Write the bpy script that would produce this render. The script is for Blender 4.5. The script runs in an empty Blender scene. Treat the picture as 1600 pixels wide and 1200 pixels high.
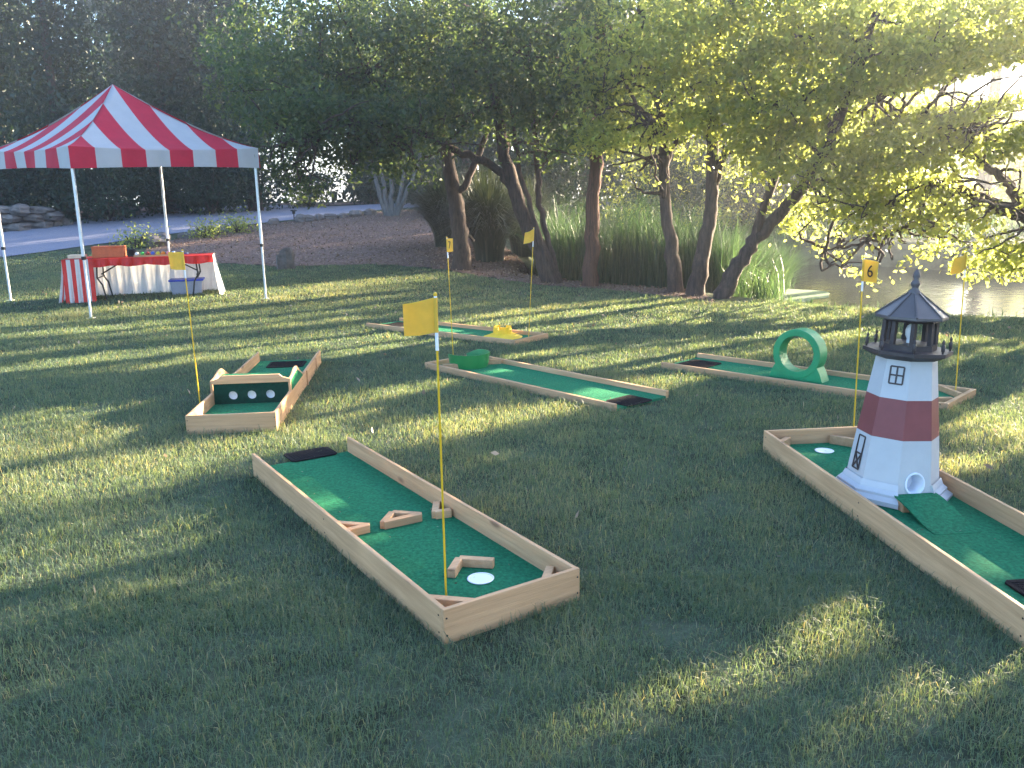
import bpy, bmesh, math, random
import numpy as np
from mathutils import Matrix, Vector
PI = math.pi
R = math.radians
C = bpy.context.scene.collection
S = bpy.context.scene
rng = np.random.default_rng(7)
random.seed(7)

# ------------------------------------------------------------------ camera, sky, sun, exposure
FPX, PITCH, ROLL, EYE = 1316.86, R(12.329), -0.018265, 1.6124
cam_d = bpy.data.cameras.new('camera')
cam = bpy.data.objects.new('camera', cam_d)
C.objects.link(cam)
cam_d.sensor_width = 36
cam_d.lens = FPX / 1600 * 36
cam_d.clip_start, cam_d.clip_end = 0.05, 3000
_d = Vector((0, math.cos(PITCH), -math.sin(PITCH)))
_u = Vector((0, math.sin(PITCH), math.cos(PITCH)))
_r = Vector((1, 0, 0))
_cr, _sr = math.cos(ROLL), math.sin(ROLL)
_R2 = _r * _cr + _u * _sr
_U2 = _u * _cr - _r * _sr
m = Matrix((_R2, _U2, -_d)).transposed().to_4x4()
m.translation = (0, 0, EYE)
cam.matrix_world = m
S.camera = cam

SUN_AZ, SUN_EL = R(55), R(14)      # azimuth from +Y towards +X
SH = np.array([math.sin(SUN_AZ), math.cos(SUN_AZ)])
w = bpy.data.worlds.new('World'); S.world = w; w.use_nodes = True
nt = w.node_tree
sky = nt.nodes.new('ShaderNodeTexSky'); sky.sky_type = 'NISHITA'; sky.sun_disc = False
sky.sun_elevation = SUN_EL; sky.sun_rotation = SUN_AZ
sky.air_density = 1.0; sky.dust_density = 1.5; sky.ozone_density = 3.2
bg = nt.nodes['Background']; bg.inputs[1].default_value = 0.07
nt.links.new(sky.outputs[0], bg.inputs[0])
sun_d = bpy.data.lights.new('sun', 'SUN'); sun_d.energy = 5.0; sun_d.angle = R(0.5); sun_d.color = (1, 0.83, 0.58)
sun = bpy.data.objects.new('sun', sun_d); C.objects.link(sun)
sv = Vector((math.sin(SUN_AZ) * math.cos(SUN_EL), math.cos(SUN_AZ) * math.cos(SUN_EL), math.sin(SUN_EL)))
sun.rotation_euler = sv.to_track_quat('Z', 'Y').to_euler()
S.view_settings.view_transform = 'Standard'; S.view_settings.look = 'None'
S.view_settings.exposure = 3.75; S.view_settings.gamma = 1

# ------------------------------------------------------------------ pixel <-> place helpers (photo is 1600 x 1200)
def ray(px, py):
    X, Y = px - 800, py - 600
    x = _cr * X + _sr * Y; y = -_sr * X + _cr * Y
    return np.array(_d) * FPX + np.array([x, 0, 0]) - np.array(_u) * y
def G(px, py, z=0.0):
    v = ray(px, py); return np.array([0, 0, EYE]) + v * ((z - EYE) / v[2])
def AT(px, py, Y):
    v = ray(px, py); return np.array([0, 0, EYE]) + v * (Y / v[1])

# ------------------------------------------------------------------ terrain
def sstep(t):
    t = np.clip(t, 0, 1); return t * t * (3 - 2 * t)
POND = np.array([(0.2, 18.2), (1.3, 17.0), (2.4, 16.0), (3.6, 14.6), (4.8, 12.6), (6.0, 11.4), (7.6, 11.0), (10.5, 12.2), (12.8, 15.5), (13.5, 20),
                 (12, 25), (8, 27.5), (3, 27), (0.8, 23.5)])
def poly_sd(x, y, P):
    x = np.asarray(x, float); y = np.asarray(y, float)
    d = np.full(x.shape, 1e9); ins = np.zeros(x.shape, bool); n = len(P)
    for i in range(n):
        ax, ay = P[i]; bx, by = P[(i + 1) % n]
        ex, ey = bx - ax, by - ay
        t = np.clip(((x - ax) * ex + (y - ay) * ey) / max(ex * ex + ey * ey, 1e-12), 0, 1)
        d = np.minimum(d, np.hypot(x - ax - t * ex, y - ay - t * ey))
        c = (ay > y) != (by > y)
        with np.errstate(divide='ignore', invalid='ignore'):
            xi = ax + (y - ay) * ex / (ey if ey else 1e-12)
        ins ^= c & (x < xi)
    return np.where(ins, -d, d)
_zy = np.linspace(-50, 400, 4501)
_zl = np.interp(_zy, [-50, 12.5, 14.3, 16, 18.5, 20, 22, 24, 27, 30, 36, 60, 400], [0, 0, .08, .1, .17, .3, .45, .65, 1.0, 1.3, 1.52, 1.7, 1.9])
_zr = np.interp(_zy, [-50, 16, 22, 26, 29, 33, 60, 400], [0, 0, .1, .2, .5, 1.0, 1.5, 1.9])
_k = np.ones(13) / 13
_zl = np.convolve(np.pad(_zl, 6, 'edge'), _k, 'valid'); _zr = np.convolve(np.pad(_zr, 6, 'edge'), _k, 'valid')
def T(x, y):
    x = np.asarray(x, float); y = np.asarray(y, float)
    a = sstep((x + 1.5) / 3.5)
    z = np.interp(y, _zy, _zl) * (1 - a) + np.interp(y, _zy, _zr) * a
    sd = poly_sd(x, y, POND)
    k = sstep((0.35 - sd) / 1.9)
    return z * (1 - k) - 1.05 * k
def TP(px, py, off=0.0):
    """where the sight line through a photo pixel meets the terrain"""
    v = ray(px, py); v = v / v[1]
    Y = 2.0
    while Y < 120:
        p = np.array([0, 0, EYE]) + v * Y
        if p[2] <= float(T(p[0], p[1])) + off: break
        Y += 0.02
    return p
WATER = -0.5

# ------------------------------------------------------------------ mesh builder
class MB:
    def __init__(s): s.v = []; s.f = []; s.m = []; s.sm = []
    def add(s, verts, faces, mat=0, smooth=False):
        o = len(s.v); s.v += [tuple(map(float, p)) for p in verts]
        for f in faces: s.f.append([i + o for i in f]); s.m.append(mat); s.sm.append(smooth)
        return s
    def box(s, x0, x1, y0, y1, z0, z1, mat=0, M=None):
        vs = [(x, y, z) for z in (z0, z1) for y in (y0, y1) for x in (x0, x1)]
        if M is not None: vs = [tuple(M @ Vector(p)) for p in vs]
        return s.add(vs, [(0, 2, 3, 1), (4, 5, 7, 6), (0, 1, 5, 4), (2, 6, 7, 3), (0, 4, 6, 2), (1, 3, 7, 5)], mat)
    def bar(s, p, q, w_, h_, mat=0, up=(0, 0, 1)):
        """rectangular bar from p to q, width w_ across, height h_ along up"""
        p, q = Vector(p), Vector(q); d = (q - p).normalized(); u = Vector(up)
        n = d.cross(u).normalized(); u = n.cross(d).normalized()
        vs = []
        for c in (p, q):
            for a, b in ((-1, -1), (1, -1), (1, 1), (-1, 1)): vs.append(c + n * a * w_ / 2 + u * b * h_ / 2)
        return s.add(vs, [(0, 1, 2, 3), (7, 6, 5, 4), (0, 4, 5, 1), (1, 5, 6, 2), (2, 6, 7, 3), (3, 7, 4, 0)], mat)
    def prism(s, pts, z0, z1, mat=0):
        n = len(pts)
        ar = sum(pts[i][0] * pts[(i + 1) % n][1] - pts[(i + 1) % n][0] * pts[i][1] for i in range(n))
        if ar < 0: pts = pts[::-1]
        vs = [(p[0], p[1], z0) for p in pts] + [(p[0], p[1], z1) for p in pts]
        return s.add(vs, [list(range(n))[::-1], list(range(n, 2 * n))] + [(i, (i + 1) % n, n + (i + 1) % n, n + i) for i in range(n)], mat)
    def loft(s, rings, mat=0, smooth=False, cap=True):
        n = len(rings[0]); vs = [p for r_ in rings for p in r_]; fs = []
        for k in range(len(rings) - 1):
            for i in range(n):
                j = (i + 1) % n; fs.append((k * n + i, k * n + j, (k + 1) * n + j, (k + 1) * n + i))
        s.add(vs, fs, mat, smooth)
        if cap:
            s.add(rings[0], [list(range(n))[::-1]], mat); s.add(rings[-1], [list(range(n))], mat)
        return s
    def lathe(s, prof, n=24, c=(0, 0), mat=0, smooth=True, rot=0.0, cap=True):
        return s.loft([[(c[0] + r_ * math.cos(rot + 2 * PI * i / n), c[1] + r_ * math.sin(rot + 2 * PI * i / n), z) for i in range(n)] for r_, z in prof], mat, smooth, cap)
    def tube(s, pts, rad, n=8, mat=0, smooth=True, jit=0.0):
        pts = [Vector(p) for p in pts]
        if not hasattr(rad, '__len__'): rad = [rad] * len(pts)
        rings = []; ref = Vector((0.3, 0.9, 0.1))
        for i, p in enumerate(pts):
            d = (pts[min(i + 1, len(pts) - 1)] - pts[max(i - 1, 0)]).normalized()
            if abs(d.dot(ref)) > 0.95: ref = Vector((1, 0, 0))
            a = (ref - d * ref.dot(d)).normalized(); b = d.cross(a); ref = a
            rings.append([p + (a * math.cos(2 * PI * k / n) + b * math.sin(2 * PI * k / n)) * rad[i] * (1 + jit * (random.random() - .5)) for k in range(n)])
        return s.loft(rings, mat, smooth)
    def build(s, name, mats, parent=None, bevel=0.0):
        me = bpy.data.meshes.new(name); me.from_pydata(s.v, [], s.f); me.update()
        me.polygons.foreach_set('material_index', s.m); me.polygons.foreach_set('use_smooth', s.sm)
        o = bpy.data.objects.new(name, me); C.objects.link(o)
        for mm in (mats if isinstance(mats, (list, tuple)) else [mats]): me.materials.append(mm)
        if parent is not None: o.parent = parent
        if bevel:
            b = o.modifiers.new('bevel', 'BEVEL'); b.width = bevel; b.segments = 2; b.limit_method = 'ANGLE'; b.angle_limit = R(40)
        return o
def weld(o, d=.0008):
    bm = bmesh.new(); bm.from_mesh(o.data); bmesh.ops.remove_doubles(bm, verts=bm.verts, dist=d)
    for f in bm.faces: f.smooth = True
    bm.to_mesh(o.data); bm.free(); return o
def np_mesh(name, V, F, mat, parent=None, tint=None, smooth=False):
    me = bpy.data.meshes.new(name); n, k = F.shape
    me.vertices.add(len(V)); me.vertices.foreach_set('co', np.ascontiguousarray(V, np.float32).ravel())
    me.loops.add(n * k); me.loops.foreach_set('vertex_index', np.ascontiguousarray(F, np.int32).ravel())
    me.polygons.add(n); me.polygons.foreach_set('loop_start', np.arange(n, dtype=np.int32) * k)
    me.polygons.foreach_set('loop_total', np.full(n, k, np.int32))
    if smooth: me.polygons.foreach_set('use_smooth', np.ones(n, bool))
    me.update(calc_edges=True)
    if tint is not None:
        a = me.attributes.new('tint', 'FLOAT', 'FACE'); a.data.foreach_set('value', np.ascontiguousarray(tint, np.float32))
    me.materials.append(mat)
    o = bpy.data.objects.new(name, me); C.objects.link(o)
    if parent is not None: o.parent = parent
    return o
def tag(o, label=None, cat=None, group=None, kind=None):
    if label: o['label'] = label
    if cat: o['category'] = cat
    if group: o['group'] = group
    if kind: o['kind'] = kind
    return o
def empty(name, loc, rz, label, cat, group=None):
    o = bpy.data.objects.new(name, None); C.objects.link(o); o.location = loc; o.rotation_euler = (0, 0, rz)
    o.empty_display_size = 0.2
    return tag(o, label, cat, group)

# ------------------------------------------------------------------ materials
def mat(name, col, rough=0.6, metal=0.0, var=0.0, scale=8.0, bump=0.0, bscale=60.0, stretch=None, col2=None, spec=0.4, trans=0.0):
    mt = bpy.data.materials.new(name); mt.use_nodes = True; n = mt.node_tree.nodes; l = mt.node_tree.links
    b = n['Principled BSDF']; b.inputs['Roughness'].default_value = rough; b.inputs['Metallic'].default_value = metal
    b.inputs['Specular IOR Level'].default_value = spec
    b.inputs['Base Color'].default_value = (*col, 1)
    tc = n.new('ShaderNodeTexCoord'); mp = n.new('ShaderNodeMapping'); l.new(tc.outputs['Object'], mp.inputs[0])
    if stretch: mp.inputs['Scale'].default_value = stretch
    if var or col2:
        nz = n.new('ShaderNodeTexNoise'); nz.inputs['Scale'].default_value = scale; nz.inputs['Detail'].default_value = 6; nz.inputs['Roughness'].default_value = .65
        l.new(mp.outputs[0], nz.inputs['Vector'])
        rp = n.new('ShaderNodeValToRGB'); c2 = col2 or tuple(c * (1 - var) for c in col)
        rp.color_ramp.elements[0].position = .35; rp.color_ramp.elements[1].position = .65
        rp.color_ramp.elements[0].color = (*c2, 1); rp.color_ramp.elements[1].color = (*[min(1, c * (1 + var * .6)) for c in col], 1)
        l.new(nz.outputs[0], rp.inputs[0]); l.new(rp.outputs[0], b.inputs['Base Color'])
    if bump:
        nb = n.new('ShaderNodeTexNoise'); nb.inputs['Scale'].default_value = bscale; nb.inputs['Detail'].default_value = 4
        l.new(mp.outputs[0], nb.inputs['Vector'])
        bp = n.new('ShaderNodeBump'); bp.inputs['Strength'].default_value = bump; bp.inputs['Distance'].default_value = .01
        l.new(nb.outputs[0], bp.inputs['Height']); l.new(bp.outputs[0], b.inputs['Normal'])
    if trans:
        out = n['Material Output']; tr = n.new('ShaderNodeBsdfTranslucent'); mx = n.new('ShaderNodeMixShader'); mx.inputs[0].default_value = trans
        src = b.inputs['Base Color'].links
        if src: l.new(src[0].from_socket, tr.inputs[0])
        else: tr.inputs[0].default_value = (*col, 1)
        l.new(b.outputs[0], mx.inputs[1]); l.new(tr.outputs[0], mx.inputs[2]); l.new(mx.outputs[0], out.inputs[0])
    return mt
def wood(name, axis, base=(.70, .405, .215), dark=(.53, .295, .145)):
    st = {'x': (1.2, 26, 26), 'y': (26, 1.2, 26)}[axis]
    mt = mat(name, base, rough=.62, col2=dark, scale=1.6, stretch=st, bump=.25, bscale=3.0, spec=.3)
    n = mt.node_tree.nodes; l = mt.node_tree.links
    b = n['Principled BSDF']; src = b.inputs['Base Color'].links[0].from_socket
    tc = n.new('ShaderNodeTexCoord'); mp = n.new('ShaderNodeMapping'); l.new(tc.outputs['Object'], mp.inputs[0])
    mp.inputs['Scale'].default_value = {'x': (2.2, 6, 6), 'y': (6, 2.2, 6)}[axis]
    vo = n.new('ShaderNodeTexVoronoi'); vo.inputs['Scale'].default_value = 1.0; l.new(mp.outputs[0], vo.inputs['Vector'])
    rp = n.new('ShaderNodeValToRGB'); rp.color_ramp.elements[0].position = .07; rp.color_ramp.elements[1].position = .14
    rp.color_ramp.elements[0].color = (1, 1, 1, 1); rp.color_ramp.elements[1].color = (0, 0, 0, 1)
    l.new(vo.outputs['Distance'], rp.inputs[0])
    nz = n.new('ShaderNodeTexNoise'); nz.inputs['Scale'].default_value = 2.2; l.new(tc.outputs['Object'], nz.inputs['Vector'])
    br = n.new('ShaderNodeMix'); br.data_type = 'RGBA'; br.blend_type = 'MULTIPLY'; br.inputs['Factor'].default_value = .3
    l.new(src, br.inputs[6]); l.new(nz.outputs[0], br.inputs[7])
    mx = n.new('ShaderNodeMix'); mx.data_type = 'RGBA'; l.new(rp.outputs[0], mx.inputs['Factor']); l.new(br.outputs[2], mx.inputs[6])
    mx.inputs[7].default_value = (.26, .13, .07, 1)
    oi = n.new('ShaderNodeObjectInfo'); mr = n.new('ShaderNodeMapRange'); mr.inputs['To Min'].default_value = .80; mr.inputs['To Max'].default_value = 1.12; l.new(oi.outputs['Random'], mr.inputs['Value'])
    vm = n.new('ShaderNodeVectorMath'); vm.operation = 'SCALE'; l.new(mx.outputs[2], vm.inputs[0]); l.new(mr.outputs[0], vm.inputs['Scale']); l.new(vm.outputs[0], b.inputs['Base Color'])
    return mt
def leafmat(name, cols, trans=.5, tcol=None, tgain=1.5, rough=.45):
    """foliage: colour follows each leaf's own tint; light passes through"""
    mt = bpy.data.materials.new(name); mt.use_nodes = True; n = mt.node_tree.nodes; l = mt.node_tree.links
    out = n['Material Output']; b = n['Principled BSDF']; b.inputs['Roughness'].default_value = rough; b.inputs['Specular IOR Level'].default_value = .35
    at = n.new('ShaderNodeAttribute'); at.attribute_name = 'tint'
    rp = n.new('ShaderNodeValToRGB'); e = rp.color_ramp.elements
    while len(e) < len(cols): e.new(.5)
    for i, c in enumerate(cols): e[i].position = i / (len(cols) - 1); e[i].color = (*c, 1)
    l.new(at.outputs['Fac'], rp.inputs[0]); l.new(rp.outputs[0], b.inputs['Base Color'])
    tr = n.new('ShaderNodeBsdfTranslucent'); mm = n.new('ShaderNodeMix'); mm.data_type = 'RGBA'; mm.blend_type = 'MULTIPLY'; mm.inputs['Factor'].default_value = 1
    l.new(rp.outputs[0], mm.inputs[6]); tc = tcol or (2.2, 2.0, .9); mm.inputs[7].default_value = (*[c * tgain for c in tc], 1); mm.clamp_result = False
    l.new(mm.outputs[2], tr.inputs[0])
    mx = n.new('ShaderNodeMixShader'); mx.inputs[0].default_value = trans
    l.new(b.outputs[0], mx.inputs[1]); l.new(tr.outputs[0], mx.inputs[2]); l.new(mx.outputs[0], out.inputs[0])
    return mt
M = {}
M['wood_x'] = wood('cedar board lengthwise', 'x'); M['wood_y'] = wood('cedar board crosswise', 'y')
M['turf'] = mat('green putting turf', (.030, .21, .10), rough=.95, var=.34, scale=60, bump=.9, bscale=420, spec=.1)
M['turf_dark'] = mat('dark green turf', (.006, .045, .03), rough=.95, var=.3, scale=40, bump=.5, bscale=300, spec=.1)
M['rubber'] = mat('black rubber', (.014, .011, .012), spec=.15, rough=.9, var=.4, scale=60, bump=.6, bscale=220)
M['cup'] = mat('white cup plastic', (.82, .82, .84), rough=.35, var=.05)
M['cup_in'] = mat('white hole lining', (.7, .72, .8), rough=.5, var=.1)
M['pole'] = mat('yellow fibreglass', (.72, .43, .02), rough=.35, var=.12, scale=20)
M['sleeve'] = mat('white pole sleeve', (.8, .8, .82), rough=.4, var=.05)
M['flag'] = mat('yellow nylon flag', (.86, .58, .09), rough=.7, var=.08, scale=14, bump=.3, bscale=20, trans=.45)
M['ink'] = mat('dark print', (.05, .03, .02), rough=.7, var=.2)
M['lh_white'] = mat('white painted wood', (.49, .48, .49), rough=.45, var=.06, scale=5, bump=.08, bscale=30)
M['lh_red'] = mat('maroon painted wood', (.225, .055, .055), rough=.45, var=.1, scale=6, bump=.08, bscale=30)
M['lh_black'] = mat('black brown painted wood', (.06, .042, .040), rough=.5, var=.25, scale=10, bump=.1, bscale=40)
M['lh_roof'] = mat('dark grey painted roof', (.11, .088, .085), rough=.38, var=.15, scale=8)
M['green_plastic'] = mat('green painted wood', (.025, .26, .10), rough=.5, var=.15, scale=10, bump=.1, bscale=50)
M['green_tub'] = mat('green plastic', (.015, .20, .055), rough=.35, var=.12, scale=10)
M['yellow_paint'] = mat('yellow painted wood', (.85, .52, .03), rough=.55, var=.1, scale=12, bump=.15, bscale=60)
M['tent_red'] = mat('red tent fabric', (.56, .014, .045), rough=.7, var=.08, scale=5, bump=.3, bscale=8, trans=.25)
M['tent_white'] = mat('white tent fabric', (.50, .49, .50), rough=.7, var=.04, scale=5, bump=.3, bscale=8, trans=.25)
M['steel'] = mat('white coated steel', (.62, .63, .66), rough=.35, metal=.3, var=.1, scale=12)
M['black_steel'] = mat('black steel', (.02, .02, .022), rough=.4, metal=.4, var=.2)
M['cloth_red'] = mat('red tablecloth', (.75, .03, .02), rough=.45, var=.15, scale=7, bump=.6, bscale=14, trans=.3)
M['cloth_white'] = mat('white tablecloth', (.78, .76, .76), rough=.6, var=.08, scale=7, bump=.5, bscale=12, trans=.3)
M['table'] = mat('grey table plastic', (.5, .5, .5), rough=.5, var=.1)
M['box_red'] = mat('red brown box', (.58, .14, .05), rough=.6, var=.15, scale=10)
M['tub'] = mat('cloudy tub plastic', (.38, .40, .50), rough=.35, var=.1, trans=.3)
M['blue_lid'] = mat('blue plastic lid', (.02, .05, .42), rough=.4, var=.1)
M['rock'] = mat('grey stone', (.15, .125, .115), rough=.9, var=.45, scale=5, bump=1.0, bscale=18)
M['bark'] = mat('brown bark', (.075, .048, .038), rough=.95, col2=(.026, .017, .015), scale=9, stretch=(3, 3, .5), bump=1.4, bscale=14, var=.3)
M['bark_red'] = mat('red brown cedar bark', (.12, .055, .038), rough=.95, col2=(.045, .022, .016), scale=9, stretch=(5, 5, .25), bump=1.4, bscale=12, var=.3)
M['bark_grey'] = mat('pale grey bark', (.15, .14, .135), rough=.9, col2=(.07, .065, .06), scale=8, stretch=(3, 3, .5), bump=.8, bscale=14, var=.2)
M['soil'] = mat('soil under the grass', (.068, .080, .052), rough=1, var=.5, scale=3, bump=.6, bscale=40, spec=.05)
M['mulch'] = mat('brown bark mulch', (.21, .14, .115), rough=1, col2=(.065, .04, .032), scale=16, bump=1.6, bscale=40, var=.6, spec=.05)
M['gravel'] = mat('grey gravel', (.25, .25, .31), rough=.95, col2=(.16, .16, .2), scale=40, bump=1.0, bscale=90, var=.3, spec=.1)
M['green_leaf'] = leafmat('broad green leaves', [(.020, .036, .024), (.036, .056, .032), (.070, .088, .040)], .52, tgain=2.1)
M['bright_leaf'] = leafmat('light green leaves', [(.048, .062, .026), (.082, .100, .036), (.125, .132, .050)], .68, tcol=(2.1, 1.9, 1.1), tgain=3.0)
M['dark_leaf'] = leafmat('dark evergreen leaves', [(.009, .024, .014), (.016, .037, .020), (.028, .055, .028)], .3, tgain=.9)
M['reed'] = leafmat('green reed blades', [(.024, .048, .030), (.042, .076, .044), (.080, .105, .060)], .4, tcol=(1.7, 1.8, .9), tgain=1.1)
M['plume'] = leafmat('dark ornamental grass blades', [(.018, .028, .020), (.030, .042, .028), (.065, .075, .055)], .3, tgain=1.0)
M['grass'] = leafmat('lawn grass blades', [(.068, .112, .086), (.096, .146, .102), (.135, .170, .108), (.29, .255, .18)], .4, tcol=(1.9, 1.7, .7), tgain=1.2, rough=.52)
M['litter'] = leafmat('dry fallen leaves', [(.10, .06, .035), (.20, .13, .08), (.35, .27, .2)], .2, tcol=(1, 1, 1))
M['algae'] = mat('green pond scum', (.10, .16, .055), rough=.85, var=.25, scale=4, bump=.3, bscale=30)
def water_mat():
    mt = mat('dark pond water', (.012, .014, .010), rough=.05, bump=1.0, bscale=5, spec=.22); return mt
M['water'] = water_mat()

# ------------------------------------------------------------------ the setting: ground, drive, mulch, pond
def grid(name, xs, ys, m_):
    X, Y = np.meshgrid(xs, ys); Z = T(X, Y); V = np.stack([X, Y, Z], -1).reshape(-1, 3)
    nx = len(xs); i = np.arange(len(ys) - 1)[:, None] * nx + np.arange(nx - 1)[None]
    F = np.stack([i, i + 1, i + nx + 1, i + nx], -1).reshape(-1, 4)
    return np_mesh(name, V, F, m_, smooth=True)
xs = np.concatenate([np.linspace(-400, -26, 18)[:-1], np.arange(-26, 24, .2), np.linspace(24, 400, 18)])
ys = np.concatenate([np.linspace(-60, -2, 10)[:-1], np.arange(-2, 42, .2), np.linspace(42, 600, 22)])
tag(grid('lawn_ground', xs, ys, M['soil']), kind='structure')
def drape(name, near, far, m_, off, nv=24):
    """a ground sheet between two polylines, laid over the terrain"""
    near = np.array(near, float); far = np.array(far, float)
    def rs(p, n):
        d = np.r_[0, np.cumsum(np.hypot(*np.diff(p, axis=0).T))]; t = np.linspace(0, d[-1], n)
        q = np.stack([np.interp(t, d, p[:, 0]), np.interp(t, d, p[:, 1])], 1)
        for _ in range(10): q[1:-1] = (q[:-2] + q[2:] + 2 * q[1:-1]) / 4
        return q
    nu = 140; a = rs(near, nu); b = rs(far, nu)
    a += np.sin(np.arange(nu) * .9)[:, None] * .04 + rng.normal(0, .025, a.shape); b += rng.normal(0, .03, b.shape)
    tt = np.linspace(0, 1, nv)[:, None, None]; Pn = a[None] * (1 - tt) + b[None] * tt
    Z = T(Pn[..., 0], Pn[..., 1]) + off
    V = np.concatenate([Pn, Z[..., None]], -1).reshape(-1, 3)
    i = np.arange(nv - 1)[:, None] * nu + np.arange(nu - 1)[None]
    return np_mesh(name, V, np.stack([i, i + 1, i + nu + 1, i + nu], -1).reshape(-1, 4), m_, smooth=True)
drive_near = [TP(*q)[:2] for q in ((-260, 452), (-120, 425), (0, 402), (90, 392), (180, 378), (270, 366), (400, 350), (520, 338), (640, 325))] + [(2, 40), (14, 56)]
drive_far = [TP(*q)[:2] for q in ((-260, 395), (-120, 378), (0, 366), (130, 346), (260, 330), (400, 321))] + [(-8.0, 33.5), (-4.5, 37), (-1, 41), (2, 46), (14, 64)]
tag(drape('driveway', drive_near, drive_far, M['gravel'], .02), kind='structure')
mul_near = [TP(*q)[:2] for q in ((225, 398), (345, 412), (440, 417), (600, 413), (690, 421), (760, 434), (850, 447), (925, 451), (1000, 459), (1120, 474))]
mul_far = [TP(*q)[:2] for q in ((235, 382), (290, 372), (400, 352), (520, 340), (640, 328))] + [(-0.8, 27), (0, 22), (.7, 18.2), (2.4, 15.7), (3.3, 14.6)]
tag(drape('mulch_bed', mul_near, mul_far, M['mulch'], .012), kind='structure')
ver_near = [TP(*q)[:2] for q in ((-260, 392), (-120, 375), (0, 363), (130, 343), (260, 328), (400, 319.5))] + [(-8.3, 34.3), (-5, 38)]
ver_far = [(a - 3, b + 12) for a, b in ver_near]
tag(drape('verge_soil', ver_near, ver_far, M['mulch'], .03), kind='structure')
mb = MB(); mb.add([(-3, 10, WATER), (16, 10, WATER), (16, 29, WATER), (-3, 29, WATER)], [(0, 1, 2, 3)])
tag(mb.build('pond_water', M['water']), kind='structure')

# ------------------------------------------------------------------ lanes
BH, BT, TZ = .14, .02, .045
class Lane:
    def __init__(s, name, pos, th, L, W, sgn, label, bh=.14, tz=.045, bt=.02):
        s.L, s.W, s.sgn, s.bh, s.tz, s.bt = L, W, sgn, bh, tz, bt
        s.root = empty(name, (pos[0], pos[1], float(T(*pos))), th, label, 'minigolf hole', 'wooden minigolf holes on the lawn')
        s.M = Matrix.Translation(s.root.location) @ Matrix.Rotation(th, 4, 'Z'); s.Mi = s.M.inverted()
    def loc(s, px, py, z=None):
        z = s.tz if z is None else z
        p = s.Mi @ Vector(G(px, py, z + s.root.location.z)); return Vector((p.x, p.y, z))
    def boards(s, ends=(0,), mats=None):
        y0, y1 = (0, s.W) if s.sgn > 0 else (-s.W, 0)
        for a, b in ((y0, y0 + s.bt), (y1 - s.bt, y1)):
            o = MB().box(0, s.L, a, b, -.01, s.bh).build('side_board', M['wood_x'], s.root, .003)
            for t in (.02, s.L * .5, s.L - .02):
                for z in (s.bh * .25, s.bh * .75):
                    yy = a if a == y0 else b
                    MB().tube([(t, yy - .0015, z), (t, yy + .0015, z)], .004, 6).build('screw', M['black_steel'], o)
        for e in ends:
            xa = (s.bt * .0 - s.bt, 0) if e == 0 else (s.L, s.L + s.bt)
            o = MB().box(xa[0], xa[1], y0, y1, -.01, s.bh + .0015).build('end_board', M['wood_y'], s.root, .003)
            for yy in (y0 + .012, y1 - .012):
                for z in (s.bh * .25, s.bh * .75):
                    xx = xa[0] if e == 0 else xa[1]
                    MB().tube([(xx - .0015, yy, z), (xx + .0015, yy, z)], .004, 6).build('screw', M['black_steel'], o)
        s.y0, s.y1 = y0 + s.bt, y1 - s.bt
        return s
    def turf(s, x0=0.0, x1=None):
        MB().box(x0 + .001, (x1 or s.L) - .001, s.y0 + .001, s.y1 - .001, .0, s.tz).build('green_turf', M['turf'], s.root); return s
    def cup(s, p, r_=.054):
        mb = MB(); mb.lathe([(r_, s.tz + .001), (r_ + .004, s.tz + .005), (r_ - .004, s.tz + .006), (r_ - .006, s.tz + .0035)], 28, (p.x, p.y)); mb.build('cup', M['cup'], s.root)
    def bars(s, name, segs, z0=None, h=.04, wd=.036):
        mb = MB(); z0 = s.tz if z0 is None else z0
        for k, (a, b) in enumerate(segs):
            mb.bar((a[0], a[1], z0 + h / 2 + k * .0011), (b[0], b[1], z0 + h / 2 + k * .0011), wd, h)
        return mb.build(name, M['wood_y'], s.root, .003)
LANES = []
def mk(*a, **k):
    l_ = Lane(*a, **k); LANES.append(l_); return l_
def tee(lane, x, y, lx, ly, rz, label):
    p = lane.M @ Vector((x, y, lane.tz))
    o = empty('tee_mat', p, lane.root.rotation_euler.z + rz, label, 'rubber mat', 'black rubber tee mats')
    mb = MB(); mb.prism([(-lx / 2 + .02, -ly / 2), (lx / 2 - .02, -ly / 2), (lx / 2, -ly / 2 + .02), (lx / 2, ly / 2 - .02), (lx / 2 - .02, ly / 2), (-lx / 2 + .02, ly / 2), (-lx / 2, ly / 2 - .02), (-lx / 2, -ly / 2 + .02)], .001, .011)
    mb.build('mat', M['rubber'], o, .004)
    mb = MB(); n = 14
    for i in range(n):
        xx = -lx / 2 + .03 + (lx - .06) * i / (n - 1); mb.box(xx - .004, xx + .004, -ly / 2 + .025, ly / 2 - .025, .011, .0135)
    mb.build('ribs', M['rubber'], o)
    return o
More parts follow.
